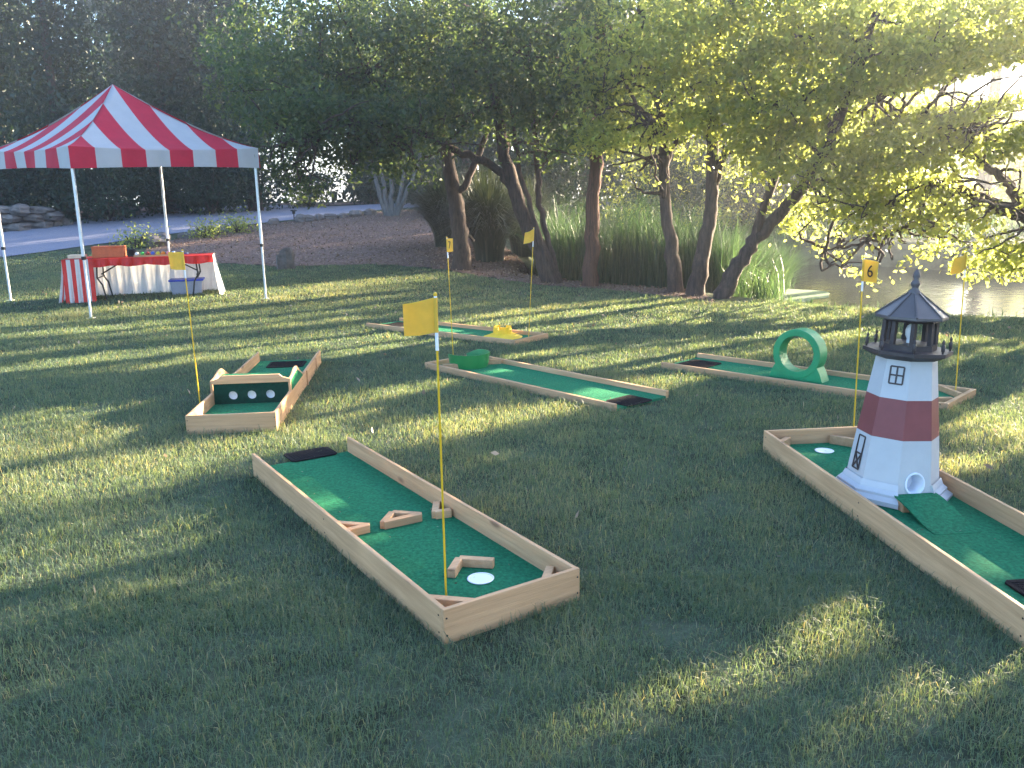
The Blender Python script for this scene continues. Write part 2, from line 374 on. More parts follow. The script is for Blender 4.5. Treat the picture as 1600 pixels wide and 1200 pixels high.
# --- hole with the three triangles (nearest, middle of the photo)
A = mk('minigolf_lane', (-.279, 2.870), R(122.75), 2.412, .631, -1, 'nearest wooden minigolf hole with a row of wooden triangle obstacles')
A.boards((0,)).turf()
A.cup(A.loc(751, 905))
def tri(lane, pts, closed=True, name='triangle_block'):
    seg = [(pts[i], pts[(i + 1) % len(pts)]) for i in range(len(pts) if closed else len(pts) - 1)]
    return lane.bars(name, seg)
zc = TZ + .04
q = lambda X, Y, z=zc: A.loc(380 + X / 2.963, 640 + Y / 2.963, z)
c1, c2, c3 = q(648, 518), q(690, 470), q(822, 480)
tri(A, [c1, c2, c3])
xw = c1.x * .5 + c3.x * .5
tip = q(580, 530); tri(A, [(tip.x + .15, A.y1 - .012), (tip.x, tip.y), (tip.x + .0, A.y1 - .012)], False)
tip = q(888, 470); tri(A, [(tip.x + .13, A.y0 + .012), (tip.x, tip.y), (tip.x - .02, A.y0 + .012)], False)
b1, b2, b3 = q(962, 740), q(1000, 682), q(1160, 692)
tri(A, [b1, b2, b3], False, 'chevron_block')
def corner(lane, x, y, dx, dy, s_=.13):
    lane.bars('corner_block', [((x, y + dy * s_), (x + dx * s_, y))], h=.055)
corner(A, .012, A.y1 - .012, 1, -1, .19); corner(A, .012, A.y0 + .012, 1, 1, .13)
t0 = A.loc(485, 711, TZ); tee(A, t0.x, t0.y, .30, .20, R(90), 'black rubber tee mat on the nearest hole, left end')
# --- hole with the lighthouse
B = mk('minigolf_lane', (1.609, 5.188), R(-84.83), 2.436, .636, 1, 'wooden minigolf hole carrying the toy lighthouse')
B.boards((0,)).turf(); B.cup(B.loc(1288, 705))
corner(B, .012, B.y0 + .012, 1, 1, .12); corner(B, .012, B.y1 - .012, 1, -1, .17)
tee(B, 2.17, .33, .30, .26, 0, 'black rubber tee mat at the right edge, beyond the lighthouse ramp')
# --- hole with three round targets
Cc = mk('minigolf_lane', (-2.349, 5.880), R(95.4), 2.62, .636, -1, 'wooden minigolf hole with a raised ramp box and three round holes')
Cc.boards((0,)).turf()
Cc.cup(Vector((.085, (Cc.y0 + Cc.y1) / 2 + .02, TZ)))
Cc.bars('corner_block', [((.012, Cc.y0 + .17), (.2, Cc.y0 + .012))], h=.055)
Cc.bars('corner_block', [((.012, Cc.y1 - .1), (.12, Cc.y1 - .012))], h=.055)
yc0, yc1 = Cc.y0 + .004, Cc.y1 - .004
xr, zr = .72, .21
# riser with three real holes
mb = MB(); ny = 3; yc = (yc0 + yc1) / 2
hz, hr = TZ + .068, .036
cell = (yc1 - yc0) / 4
for k in range(3):
    yk = yc1 - cell * (k + 1); seg = 24; wL = cell * (1 if k == 0 else .5); wR = cell * (1 if k == 2 else .5)
    inner = [(xr, yk + hr * math.cos(2 * PI * i / seg), hz + hr * math.sin(2 * PI * i / seg)) for i in range(seg)]
    outer = []
    for i in range(seg):
        ca, sa = math.cos(2 * PI * i / seg), math.sin(2 * PI * i / seg)
        t = min((wL if ca > 0 else wR) / max(abs(ca), 1e-6), ((zr - hz) if sa > 0 else (hz - TZ)) / max(abs(sa), 1e-6))
        outer.append((xr, yk + ca * t, hz + sa * t))
    back = [(xr + .04, p[1], p[2]) for p in inner]
    mb.add(inner + outer, [(i, seg + i, seg + (i + 1) % seg, (i + 1) % seg) for i in range(seg)])
    for cy, cz_ in ((yk + wL, zr), (yk + wL, TZ), (yk - wR, zr), (yk - wR, TZ)):
        bst = sorted(range(seg), key=lambda i: (outer[i][1] - cy) ** 2 + (outer[i][2] - cz_) ** 2)[:2]
        mb.add([outer[bst[0]], (xr, cy, cz_), outer[bst[1]]], [(0, 1, 2)])
    mb.add(inner + back, [(i, (i + 1) % seg, seg + (i + 1) % seg, seg + i) for i in range(seg)])
mb.build('riser', M['turf_dark'], Cc.root)
for k in range(3):
    yk = yc1 - cell * (k + 1)
    mb = MB(); rr = hr + .006
    mb.loft([[(xr + dx, yk + r2 * math.cos(2 * PI * i / 24), hz + r2 * math.sin(2 * PI * i / 24)) for i in range(24)] for dx, r2 in ((.0415, rr), (.020, rr * .83), (.0415, rr * .8), (.06, rr * .8))], smooth=True)
    mb.build('round_target', M['cup'], Cc.root)
# ramp box body behind the riser: flat landing then a slope down to the lane
mb = MB()
prof = [(xr + .065, TZ - .01), (xr + .065, zr - .02), (xr + .32, zr + .02), (xr + .95, TZ + .002), (xr + .95, TZ - .01)]
mb.add([(x, yc0, z) for x, z in prof] + [(x, yc1, z) for x, z in prof], [(0, 1, 2, 3, 4), (9, 8, 7, 6, 5)] + [(i, 5 + i, 5 + (i + 1) % 5, (i + 1) % 5) for i in range(5)])
mb.build('ramp', M['turf'], Cc.root)
# wooden back board with clipped corners, curved cheeks on both sides
pr = [(yc0 - .012, zr + .002), (yc1 + .012, zr + .002), (yc1 + .012, zr + .03), (yc1 - .04, zr + .045), (yc1 - .065, zr + .068), (yc0 + .065, zr + .068), (yc0 + .04, zr + .045), (yc0 - .012, zr + .03)]
mb = MB(); n = len(pr)
mb.add([(xr - .012, a, b) for a, b in pr] + [(xr + .012, a, b) for a, b in pr], [list(range(n)), list(range(2 * n - 1, n - 1, -1))] + [(i, n + i, n + (i + 1) % n, (i + 1) % n) for i in range(n)])
mb.build('back_board', M['wood_y'], Cc.root, .003)
for ya, yb in ((Cc.y0 - BT + .002, Cc.y0 + .0), (Cc.y1 + .0, Cc.y1 + BT - .002)):
    pr = [(xr - .01, BH - .02), (xr - .01, zr + .03), (xr + .10, zr + .035), (xr + .26, zr + .066), (xr + .34, zr + .066), (xr + .44, zr + .03), (xr + .58, zr - .03), (xr + .70, BH + .005), (xr + .74, BH - .02)]
    n = len(pr); mb = MB()
    mb.add([(x, ya, z) for x, z in pr] + [(x, yb, z) for x, z in pr], [list(range(n)), list(range(2 * n - 1, n - 1, -1))] + [(i, n + i, n + (i + 1) % n, (i + 1) % n) for i in range(n)])
    mb.build('side_cheek', M['wood_x'], Cc.root, .003)
    out = ya - .003 if ya < Cc.y0 - .001 else yb
    mb = MB()
    mb.add([(xr + .02, out, BH - .005), (xr + .02, out, zr + .01), (xr + .2, out, zr + .025), (xr + .36, out, zr + .03), (xr + .5, out, zr - .02), (xr + .62, out, BH + .005), (xr + .62, out, BH - .005)] + [(xr + .02, out + .003, BH - .005), (xr + .02, out + .003, zr + .01), (xr + .2, out + .003, zr + .025), (xr + .36, out + .003, zr + .03), (xr + .5, out + .003, zr - .02), (xr + .62, out + .003, BH + .005), (xr + .62, out + .003, BH - .005)],
           [list(range(7)), list(range(13, 6, -1))] + [(i, 7 + i, 7 + (i + 1) % 7, (i + 1) % 7) for i in range(7)])
    mb.build('side_panel', M['turf'], Cc.root)
for x in (1.55, 2.2):
    for ya in (Cc.y0 - BT - .012, Cc.y1 + BT): MB().box(x, x + .035, ya, ya + .012, .0, BH - .005).build('joint_cleat', M['wood_y'], Cc.root, .002)
tee(Cc, 2.36, -.33, .30, .36, 0, 'black rubber tee mat at the far end of the ramp hole')
# --- hole with the green tub (flag 7)
D = mk('minigolf_lane', (-.836, 8.146), R(-48.74), 2.455, .669, 1, 'wooden minigolf hole with the round green tub', bh=.06, tz=.018, bt=.034)
D.boards((0,)).turf()
D.bars('corner_block', [((.20, D.y0 + .012), (.30, D.y0 + .14))], h=.05)
D.bars('corner_block', [((.22, D.y1 - .26), (.40, D.y1 - .012))], h=.05)
t0 = D.loc(983, 627); tee(D, t0.x, t0.y, .26, .30, 0, 'black rubber tee mat at the right end of the green tub hole')
# --- far hole with the yellow notched cone
E_ = mk('minigolf_lane', (-1.91, 11.028), R(-39.91), 2.509, .626, 1, 'farthest wooden minigolf hole with the yellow notched cone', bh=.06, tz=.018, bt=.034)
E_.boards((1,)).turf()
tee(E_, .28, .30, .32, .34, 0, 'black rubber tee mat at the left end of the farthest hole')
# --- hole with the green loop
F_ = mk('minigolf_lane', (1.436, 7.96), R(-45.04), 2.555, .66, 1, 'wooden minigolf hole with the upright green loop', bh=.06, tz=.018, bt=.034)
F_.boards((1,)).turf()
F_.bars('corner_block', [((F_.L - .012, F_.y1 - .2), (F_.L - .22, F_.y1 - .012))], h=.045)
F_.bars('corner_block', [((F_.L - .012, F_.y0 + .2), (F_.L - .2, F_.y0 + .012))], h=.045)
tee(F_, .22, .32, .32, .34, 0, 'black rubber tee mat at the left end of the loop hole')

# --- obstacles that stand on the holes
def world(lane, p): return lane.M @ Vector(p)
# lighthouse
bl = world(B, (.92, .335, TZ))
lh = empty('lighthouse', bl, R(-84.787), 'toy lighthouse in white with a maroon band and black lantern room', 'lighthouse')
def oct_(r_, z, k=8, off=PI / 8): return [(r_ * math.cos(off + 2 * PI * i / k), r_ * math.sin(off + 2 * PI * i / k), z) for i in range(k)]
c8 = 1 / math.cos(PI / 8)
def rad(z): return np.interp(z, [.10, .72], [.232, .148])
def sect(z0, z1): return [oct_(float(rad(z0)) * c8, z0), oct_(float(rad(z1)) * c8, z1)]
def tower_low():
    """lowest octagonal section with a round tunnel mouth in the face towards local +x"""
    mb = MB(); z0, z1 = .02, .315
    lo, hi = oct_(float(np.interp(z0, [.02, .10], [.236, .232])) * c8, z0), oct_(float(rad(z1)) * c8, z1)
    for i in range(7): mb.add([lo[i], lo[i + 1], hi[i + 1], hi[i]], [(0, 1, 2, 3)])
    a, b, c_, d_ = [Vector(p) for p in (lo[7], lo[0], hi[0], hi[7])]
    n = (b - a).cross(d_ - a).normalized(); mid = (a + b) / 2; up = ((d_ + c_) / 2 - mid); H = up.length; up = up.normalized(); rt = (b - a).normalized()
    cz, rr = .085, .048; seg = 32; cen = mid + up * cz
    ring = [cen + rt * rr * math.cos(2 * PI * i / seg) + up * rr * math.sin(2 * PI * i / seg) for i in range(seg)]
    outer = []
    for i in range(seg):
        ca, sa = math.cos(2 * PI * i / seg), math.sin(2 * PI * i / seg)
        t = 9
        for yy_lim in ((H - cz), -cz):
            if sa * yy_lim > 0: t = min(t, yy_lim / sa)
        wlo, whi = (b - a).length / 2, (c_ - d_).length / 2
        k = (whi - wlo) / H
        den = abs(ca) - k * sa
        if den > 1e-6: t = min(t, (wlo + k * cz) / den)
        outer.append(cen + rt * ca * t + up * sa * t)
    mb.add(ring + outer, [(i, seg + i, seg + (i + 1) % seg, (i + 1) % seg) for i in range(seg)])
    for cor, ang in ((c_, None), (d_, None), (a, None), (b, None)):   # the four corners the radial fan leaves out
        best = sorted(range(seg), key=lambda i: (outer[i] - cor).length)[:2]
        mb.add([outer[best[0]], cor, outer[best[1]]], [(0, 1, 2)])
    return mb, cen, rt, up, n
mb, tc_, trt, tup, tn = tower_low()
low = mb.build('lower_tower', M['lh_white'], lh)
mb = MB(); seg = 32
rg = lambda r_, dn: [tc_ + trt * r_ * math.cos(2 * PI * i / seg) + tup * r_ * math.sin(2 * PI * i / seg) + tn * dn for i in range(seg)]
mb.loft([rg(.058, .001), rg(.058, .006), rg(.047, .006), rg(.044, -.10)], smooth=True, cap=False)
mb.add(rg(.044, -.10), [list(range(seg))])
mb.build('tunnel_pipe', M['cup_in'], lh)
MB().loft(sect(.315, .51), cap=False).build('maroon_band', M['lh_red'], lh)
MB().loft(sect(.51, .72), cap=False).build('upper_tower', M['lh_white'], lh)
# stepped flaring base on the seven closed faces, open where the ramp enters
mb = MB()
steps = [(.302, 0), (.302, .022), (.272, .040), (.272, .052), (.250, .068), (.236, .10)]
for i in range(7):
    for k in range(len(steps) - 1):
        o1, o2 = oct_(steps[k][0] * c8, steps[k][1]), oct_(steps[k + 1][0] * c8, steps[k + 1][1])
        mb.add([o1[i], o1[i + 1], o2[i + 1], o2[i]], [(0, 1, 2, 3)])
for i in (0, 7):
    mb.add([oct_(r_ * c8, z)[i] for r_, z in steps] + [oct_(.2 * c8, .10)[i], oct_(.2 * c8, 0)[i]], [list(range(8)) if i == 7 else list(range(8))[::-1]])
mb.build('flared_base', M['lh_white'], lh)
def face_frame(k, z, name, paint, parent):
    """a frame for painting on octagon face k (normal at k*45 deg) at height z"""
    ang = k * PI / 4; nrm = Vector((math.cos(ang), math.sin(ang), 0)); rt = Vector((-math.sin(ang), math.cos(ang), 0))
    sl = (.148 - .232) / .62; up = Vector((nrm.x * sl, nrm.y * sl, 1)).normalized(); nn = rt.cross(up)
    o = nrm * float(rad(z)) + Vector((0, 0, z)); return o, rt, up, nn
def strokes(k, z, segs, wd, name, parent):
    o, rt, up, nn = face_frame(k, z, name, None, parent); mb = MB()
    for j, (x0, y0, x1, y1) in enumerate(segs):
        mb.bar(o + rt * x0 + up * y0 + nn * (.002 + j * .0002), o + rt * x1 + up * y1 + nn * (.002 + j * .0002), wd, .004 + j * .0004, up=nn)
    return mb.build(name, M['lh_black'], parent)
ww, wh = .036, .042
strokes(-1, .625, [(-ww, -wh, ww, -wh), (-ww, wh, ww, wh), (-ww, -wh, -ww, wh), (ww, -wh, ww, wh), (0, -wh, 0, wh), (-ww, 0, ww, 0)], .008, 'window_frame', lh)
dw, dh = .033, .085
strokes(-2, .21, [(-dw, -dh, dw, -dh), (-dw, dh, dw, dh), (-dw, -dh, -dw, dh), (dw, -dh, dw, dh), (-dw, -.005, dw, -.005), (-dw, -dh, dw, -.005), (-dw, -.005, dw, -dh)], .007, 'door_outline', lh)
# gallery, posts, lantern room, roof, finial
mb = MB(); mb.loft([oct_(.165 * c8, .70), oct_(.215 * c8, .722), oct_(.222 * c8, .724), oct_(.222 * c8, .742)]); mb.build('gallery', M['lh_black'], lh, .002)
for i in range(8):
    a = PI / 8 + i * PI / 4; x, y = .222 * math.cos(a), .222 * math.sin(a)
    mb = MB(); mb.lathe([(.006, .742), (.006, .752), (.010, .758), (.010, .79), (.005, .796), (.008, .806), (.008, .812), (.002, .825)], 10, (x, y)); mb.build('gallery_post', M['lh_black'], lh)
mb = MB(); mb.loft([oct_(.142 * c8, .742), oct_(.142 * c8, .775)]); mb.build('lantern_sill', M['lh_black'], lh)
for i in range(8):
    a = PI / 8 + i * PI / 4; r_ = .128 * c8
    mb = MB(); mb.tube([(r_ * math.cos(a), r_ * math.sin(a), .775), (r_ * math.cos(a), r_ * math.sin(a), .905)], .017, 4, smooth=False); mb.build('lantern_post', M['lh_black'], lh)
mb = MB(); mb.loft([oct_(.140 * c8, .905), oct_(.140 * c8, .93)]); mb.build('lantern_head', M['lh_black'], lh)
mb = MB(); mb.lathe([(.012, .775), (.012, .80), (.022, .82), (.024, .85), (.016, .875), (.004, .885)], 14); mb.build('lamp', M['cup'], lh)
mb = MB(); mb.loft([oct_(.198 * c8, .922), oct_(.205 * c8, .928), oct_(.205 * c8, .94), oct_(.035 * c8, 1.065)]); ro = mb.build('roof', M['lh_roof'], lh)
for i in range(8):
    a = PI / 8 + i * PI / 4
    mb = MB(); mb.bar((.207 * c8 * math.cos(a), .207 * c8 * math.sin(a), .942), (.036 * c8 * math.cos(a), .036 * c8 * math.sin(a), 1.068), .012, .008); mb.build('roof_rib', M['lh_roof'], ro)
mb = MB(); mb.lathe([(.038, 1.06), (.04, 1.078), (.022, 1.09), (.02, 1.105), (.03, 1.12), (.024, 1.135), (.014, 1.145), (.026, 1.165), (.018, 1.185), (.003, 1.21)], 16); mb.build('finial', M['lh_roof'], lh)
for o in [c for c in bpy.data.objects if c.parent is not None and (c.parent == lh or c.parent.parent == lh)]:
    for v in o.data.vertices:
        z = v.co.z; kx = float(np.interp(z, [0, .74, .90, .93, 1.06], [.93, .90, .88, .78, .80]))
        v.co.x *= kx; v.co.y *= kx; v.co.z = z * 1.05 if z <= .742 else .779 + (z - .742) * .88
    o.data.update()
lh.rotation_euler = (0, R(0), R(-84.83)); lh.rotation_euler.rotate_axis('X', R(-2.3))
# turf ramp in front of the tunnel mouth
rp = empty('turf_ramp', world(B, (.92 + .222, .335, TZ)), R(-84.787), 'short green turf ramp leading up to the lighthouse tunnel', 'ramp')
mb = MB(); n = 14; hw = .115
tops = [(t, .062 * (1 - sstep(t / .38)) + .002) for t in np.linspace(0, .38, n)]
vs = []
for x, z in tops: vs += [(x, -hw, z), (x, hw, z), (x, -hw, max(z - .008, .0005)), (x, hw, max(z - .008, .0005))]
fs = []
for i in range(n - 1):
    a = 4 * i; b = a + 4
    fs += [(a, b, b + 1, a + 1), (a + 2, a + 3, b + 3, b + 2), (a, a + 2, b + 2, b), (a + 1, b + 1, b + 3, a + 3)]
fs += [(0, 1, 3, 2), (4 * n - 4, 4 * n - 2, 4 * n - 1, 4 * n - 3)]
mb.add(vs, fs, 0, False); mb.build('turf_top', M['turf'], rp)
for yy in (-.09, .09):
    MB().box(.02, .09, yy - .018, yy + .018, 0, .046).build('wood_support', M['wood_y'], rp, .002)
# green loop
gl = empty('loop_obstacle', world(F_, (F_.loc(1264, 612).x - .31, .33, F_.tz)), R(-44.687), 'upright green ring loop standing on its minigolf hole', 'loop')
mb = MB(); n = 48; ro_, ri, hw, cz = .218, .158, .075, .228
rings = []
for i in range(n):
    a = 2 * PI * i / n; ca, sa = math.cos(a), math.sin(a)
    rings.append([(ro_ * ca, -hw, cz + ro_ * sa), (ro_ * ca, hw, cz + ro_ * sa), (ri * ca, hw, cz + ri * sa), (ri * ca, -hw, cz + ri * sa)])
vs = [p for r_ in rings for p in r_]; fs = []
for i in range(n):
    a, b = 4 * i, 4 * ((i + 1) % n)
    for k in range(4): fs.append((a + k, a + (k + 1) % 4, b + (k + 1) % 4, b + k))
mb.add(vs, fs, 0, False); mb.build('ring', M['green_plastic'], gl, .006)
mb = MB(); pr = [(-.255, 0), (.255, 0)] + [(.232 - .02 * t + 0, .10 * t) for t in (1,)]
arc = [(ro_ * .985 * math.cos(a), cz + ro_ * .985 * math.sin(a)) for a in np.linspace(R(-28), R(-152), 24)]
pr = [(-.25, 0), (.25, 0), (.222, .075), (.195, .122)] + arc + [(-.195, .122), (-.222, .075)]
n = len(pr)
h2 = hw - .004
mb.add([(x, -h2, z) for x, z in pr] + [(x, h2, z) for x, z in pr], [list(range(n)), list(range(2 * n - 1, n - 1, -1))] + [(i, n + i, n + (i + 1) % n, (i + 1) % n) for i in range(n)])
mb.build('base', M['green_plastic'], gl, .003)
# yellow notched cone and a yellow cone at the right end
def yellow_cone(p, label, turret=True):
    o = empty('yellow_cone', p, 0, label, 'cone obstacle')
    MB().lathe([(.235, 0), (.235, .008), (.17, .03), (.11, .055), (.10, .058)], 36).build('base', M['yellow_paint'], o)
    if turret:
        mb = MB(); n = 32
        for (z0, z1, skip) in ((.05, .10, False), (.10, .13, True)):
            for i in range(n):
                if skip and (i % 8) >= 4: continue
                a, b = 2 * PI * i / n + .3, 2 * PI * (i + 1) / n + .3
                vs = [(r_ * math.cos(t), r_ * math.sin(t), z) for z in (z0, z1) for r_ in (.095, .112) for t in (a, b)]
                mb.add(vs, [(0, 1, 3, 2), (4, 6, 7, 5), (2, 3, 7, 6), (1, 0, 4, 5), (0, 2, 6, 4), (3, 1, 5, 7)])
        mb.build('notched_ring', M['yellow_paint'], o)
    return o
yellow_cone(world(E_, (2.10, .31, E_.tz)), 'low yellow cone with a notched top ring on the farthest hole')
yellow_cone(world(F_, (2.14, .27, F_.tz)), 'flat yellow cone behind the lighthouse at the right end of the loop hole', False)
# green tub, lying open towards the tee
gt = empty('green_tub', world(D, (.25, .335, D.tz)), R(-50.198), 'round green plastic tub at the left end of its minigolf hole', 'tub')
mb = MB(); n = 40; r0 = .175; H = .135
for k in range(n):
    a0, a1 = R(-150) + R(300) * k / n, R(-150) + R(300) * (k + 1) / n
    for r_a, r_b in ((r0, r0 + .012),):
        vs = []
        for a in (a0, a1):
            hh = H * (.45 + .55 * sstep((PI - abs(a)) / 1.3))
            for r_, z in ((r0, 0), (r0 + .02, hh), (r0 + .032, hh), (r0 + .012, 0)): vs.append((r_ * math.cos(a), r_ * math.sin(a), z))
        fs = [(0, 1, 5, 4), (1, 2, 6, 5), (2, 3, 7, 6), (3, 0, 4, 7)]
        if k == 0: fs.append((0, 3, 2, 1))
        if k == n - 1: fs.append((4, 5, 6, 7))
        mb.add(vs, fs, 0, False)
mb.build('wall', M['green_tub'], gt)
MB().lathe([(r0 + .01, .001), (r0 + .01, .008)], 40).build('floor_disc', M['green_tub'], gt)

# ------------------------------------------------------------------ flags
def font_mesh(ch, size):
    cu = bpy.data.curves.new('digit', 'FONT'); cu.body = ch; cu.size = size; cu.align_x = 'CENTER'; cu.align_y = 'CENTER'; cu.extrude = .0012
    o = bpy.data.objects.new('digit', cu); C.objects.link(o)
    bpy.context.view_layer.update()
    me = bpy.data.meshes.new_from_object(o.evaluated_get(bpy.context.evaluated_depsgraph_get()))
    bpy.data.objects.remove(o); bpy.data.curves.remove(cu)
    return me
def flagpole(base_px, top_px, z0, ang, label, fh=.135, fw=.135, droop=0.0, digit=None, curl=0.25):
    b = G(*base_px, z0); t = AT(*top_px, b[1]); ax = Vector(t - b).normalized()
    Lp = Vector(t - b).length
    o = bpy.data.objects.new('flag_pole', None); C.objects.link(o); o.location = b
    o.rotation_euler = Vector((0, 0, 1)).rotation_difference(ax).to_euler(); tag(o, label, 'flag', 'yellow flags standing in the minigolf holes')
    rz = ax.to_track_quat('Z', 'Y').to_euler()
    MB().tube([(0, 0, -.02), (0, 0, Lp)], .0045, 8).build('pole', M['pole'], o)
    MB().tube([(0, 0, Lp - .21), (0, 0, Lp - .006)], .0062, 10).build('sleeve', M['sleeve'], o)
    MB().lathe([(.0065, Lp - .006), (.0075, Lp), (.006, Lp + .006), (.001, Lp + .008)], 10).build('tip', M['pole'], o)
    n = 14; k = 8; mb = MB(); vs = []
    Mi = Matrix.Rotation(0, 3, 'Z')
    for side in (0.0009, -.0009):
        for i in range(n + 1):
            u = i / n
            a = ang + curl * math.sin(u * 2.6) * .7
            for j in range(k + 1):
                v = j / k
                x = .006 + fw * u; y = curl * .10 * math.sin(u * 3.6 + v * .8) * u
                z = Lp - .012 - fh * v * (1 - .05 * u) - droop * u - .012 * math.sin(u * PI) * (1 - v) * 0
                c_, s_ = math.cos(ang), math.sin(ang)
                vs.append((x * c_ - (y + side) * s_, x * s_ + (y + side) * c_, z))
    N = (n + 1) * (k + 1); fs = []
    for i in range(n):
        for j in range(k):
            a = i * (k + 1) + j; fs.append((a, a + 1, a + k + 2, a + k + 1)); fs.append((N + a + k + 1, N + a + k + 2, N + a + 1, N + a))
    mb.add(vs, fs, 0, True)
    fl = mb.build('flag', M['flag'], o)
    MB().tube([(0, 0, Lp - .012 - fh), (0, 0, Lp - .012)], .0075, 10).build('hem', M['flag'], fl)
    if digit:
        me = font_mesh(digit, .105); me.materials.append(M['ink'])
        d = bpy.data.objects.new('numeral', me); C.objects.link(d); d.parent = fl
        c_, s_ = math.cos(ang), math.sin(ang)
        xx = .006 + fw * .52
        flip = 1 if c_ > 0 else -1
        off = -.012
        d.location = (xx * c_ - off * s_, xx * s_ + off * c_, Lp - .012 - fh * .5 - droop * .5); d.rotation_euler = (R(90), 0, ang)
    return o
FZ = TZ + .03
flagpole((697, 930), (680, 460), FZ, R(186), 'yellow flag on the tall pole of the nearest hole', fh=.13, fw=.115, droop=.022, curl=.3)
flagpole((313, 635), (285, 391), FZ, R(172), 'yellow flag on the pole in the hole with three round targets', fw=.12, droop=.0, curl=.25)
flagpole((1333, 682), (1350, 402), FZ, R(-70), 'yellow flag with the number 6 left of the lighthouse', fw=.125, droop=.01, digit='6', curl=.15)
flagpole((1493, 612), (1510, 391), .05, R(200), 'yellow flag hanging at a slant right of the lighthouse', fw=.09, droop=.045, curl=.5)
flagpole((708, 552), (698, 371), .05, R(-60), 'yellow flag with the number 7 beside the green tub', fw=.14, droop=-.005, digit='7', curl=.1)
flagpole((826, 527), (834, 356), .05, R(205), 'yellow flag hanging at a slant on the farthest hole', fw=.09, droop=.045, curl=.5)

# ------------------------------------------------------------------ canopy tent
tF, tR, tL = np.array([-6.22, 12.44]), np.array([-4.09, 14.10]), np.array([-8.56, 14.45])
tB = tL + tR - tF
tent = empty('canopy_tent', ((tF + tB)[0] / 2, (tF + tB)[1] / 2, .0), 0, 'red and white striped pop up canopy tent on four metal legs', 'tent')
o2 = np.array([tent.location.x, tent.location.y])
cor = [tF - o2, tR - o2, tB - o2, tL - o2]
ZE, ZA, ZV = 2.47, 3.45, 2.16
CZ = (0.0, 0.03, 0.22, 0.09)
mb = MB(); mbv = MB(); ncol = 64; nrow = 12
def cornerpt(k): return np.array(cor[k % 4]) * 1.03
for s_ in range(4):
    a, b = cornerpt(s_), cornerpt(s_ + 1); inw = -(a + b) / 2   # from eave middle to centre
    for c0 in range(ncol):
        stripe = int(c0 * 8 / ncol); mi = stripe % 2
        cols = []
        for c1 in (c0, c0 + 1):
            x = c1 / ncol; ym = min(x, 1 - x); col = []
            for r_ in range(nrow + 1):
                y = ym * r_ / nrow; pt = a + (b - a) * x + inw * (2 * y)
                t = 2 * y; zo = (CZ[s_] * (1 - x) + CZ[(s_ + 1) % 4] * x) * (1 - t) + .09 * t; sag = -.05 * math.sin(PI * min(1, t * 1.0)) - .05 * math.sin(PI * x) * (1 - t)
                col.append((pt[0], pt[1], zo + ZE + (ZA - ZE) * (t ** 1.16) + sag))
            cols.append(col)
        for r_ in range(nrow):
            mb.add([cols[0][r_], cols[1][r_], cols[1][r_ + 1], cols[0][r_ + 1]], [(0, 1, 2, 3)], mi, True)
        vs = []
        for c1 in (c0, c0 + 1):
            x = c1 / ncol; pt = a + (b - a) * x; nrm = (a + b) / np.linalg.norm(a + b)
            top = ZE - .05 * math.sin(PI * x)
            for v in range(5):
                f = v / 4; wv = .012 * math.sin(x * 38 + s_) * f + .01 * math.sin(x * 11 + 2 * s_)*f
                q_ = pt + nrm * (wv + .001); zo = CZ[s_] * (1 - x) + CZ[(s_ + 1) % 4] * x
                vs.append((q_[0], q_[1], zo + top * (1 - f) + (ZV + .02 * math.sin(x * PI)) * f))
        mbv.add(vs, [(v, v + 5, v + 6, v + 1) for v in range(4)], mi, True)
canopy = mb.build('canopy', [M['tent_red'], M['tent_white']], tent)
weld(canopy)
weld(mbv.build('valance', [M['tent_red'], M['tent_white']], tent))
for oo in (canopy,):
    sd = oo.modifiers.new('thick', 'SOLIDIFY'); sd.thickness = .002
for k, c_ in enumerate(cor):
    zb = float(T(*(c_ + o2)))
    mb = MB(); mb.box(-.019, .019, -.019, .019, zb + .9, ZE - .05 + CZ[k], M=Matrix.Translation((c_[0], c_[1], 0)))
    lg = mb.build('leg', M['steel'], tent, .003)
    mb = MB(); mb.box(-.014, .014, -.014, .014, zb + .01, zb + .95, M=Matrix.Translation((c_[0], c_[1], 0))); mb.build('lower_tube', M['steel'], lg, .002)
    mb = MB(); mb.box(-.025, .025, -.025, .025, zb + .86, zb + .91, M=Matrix.Translation((c_[0], c_[1], 0))); mb.build('slider', M['black_steel'], lg, .003)
    mb = MB(); mb.box(-.045, .045, -.045, .045, zb - .0, zb + .012, M=Matrix.Translation((c_[0], c_[1], 0))); mb.build('foot_plate', M['steel'], lg)
mb = MB()
for k in range(4):
    a, b = cornerpt(k) * .955, cornerpt(k + 1) * .955; nb = 4
    for j in range(nb):
        p, q_ = a + (b - a) * j / nb, a + (b - a) * (j + 1) / nb
        z1, z2 = (2.12, 2.32) if j % 2 == 0 else (2.32, 2.12)
        za = CZ[k] + (CZ[(k + 1) % 4] - CZ[k]) * j / nb + .08; dz = .2 if z1 < 2.2 else -.2
        mb.bar((*p, z1 + za), (*q_, z2 + za), .012, .022); mb.bar((*p, z1 + za + dz), (*q_, z2 + za - dz), .012, .022)
mb.build('truss', M['steel'], tent)

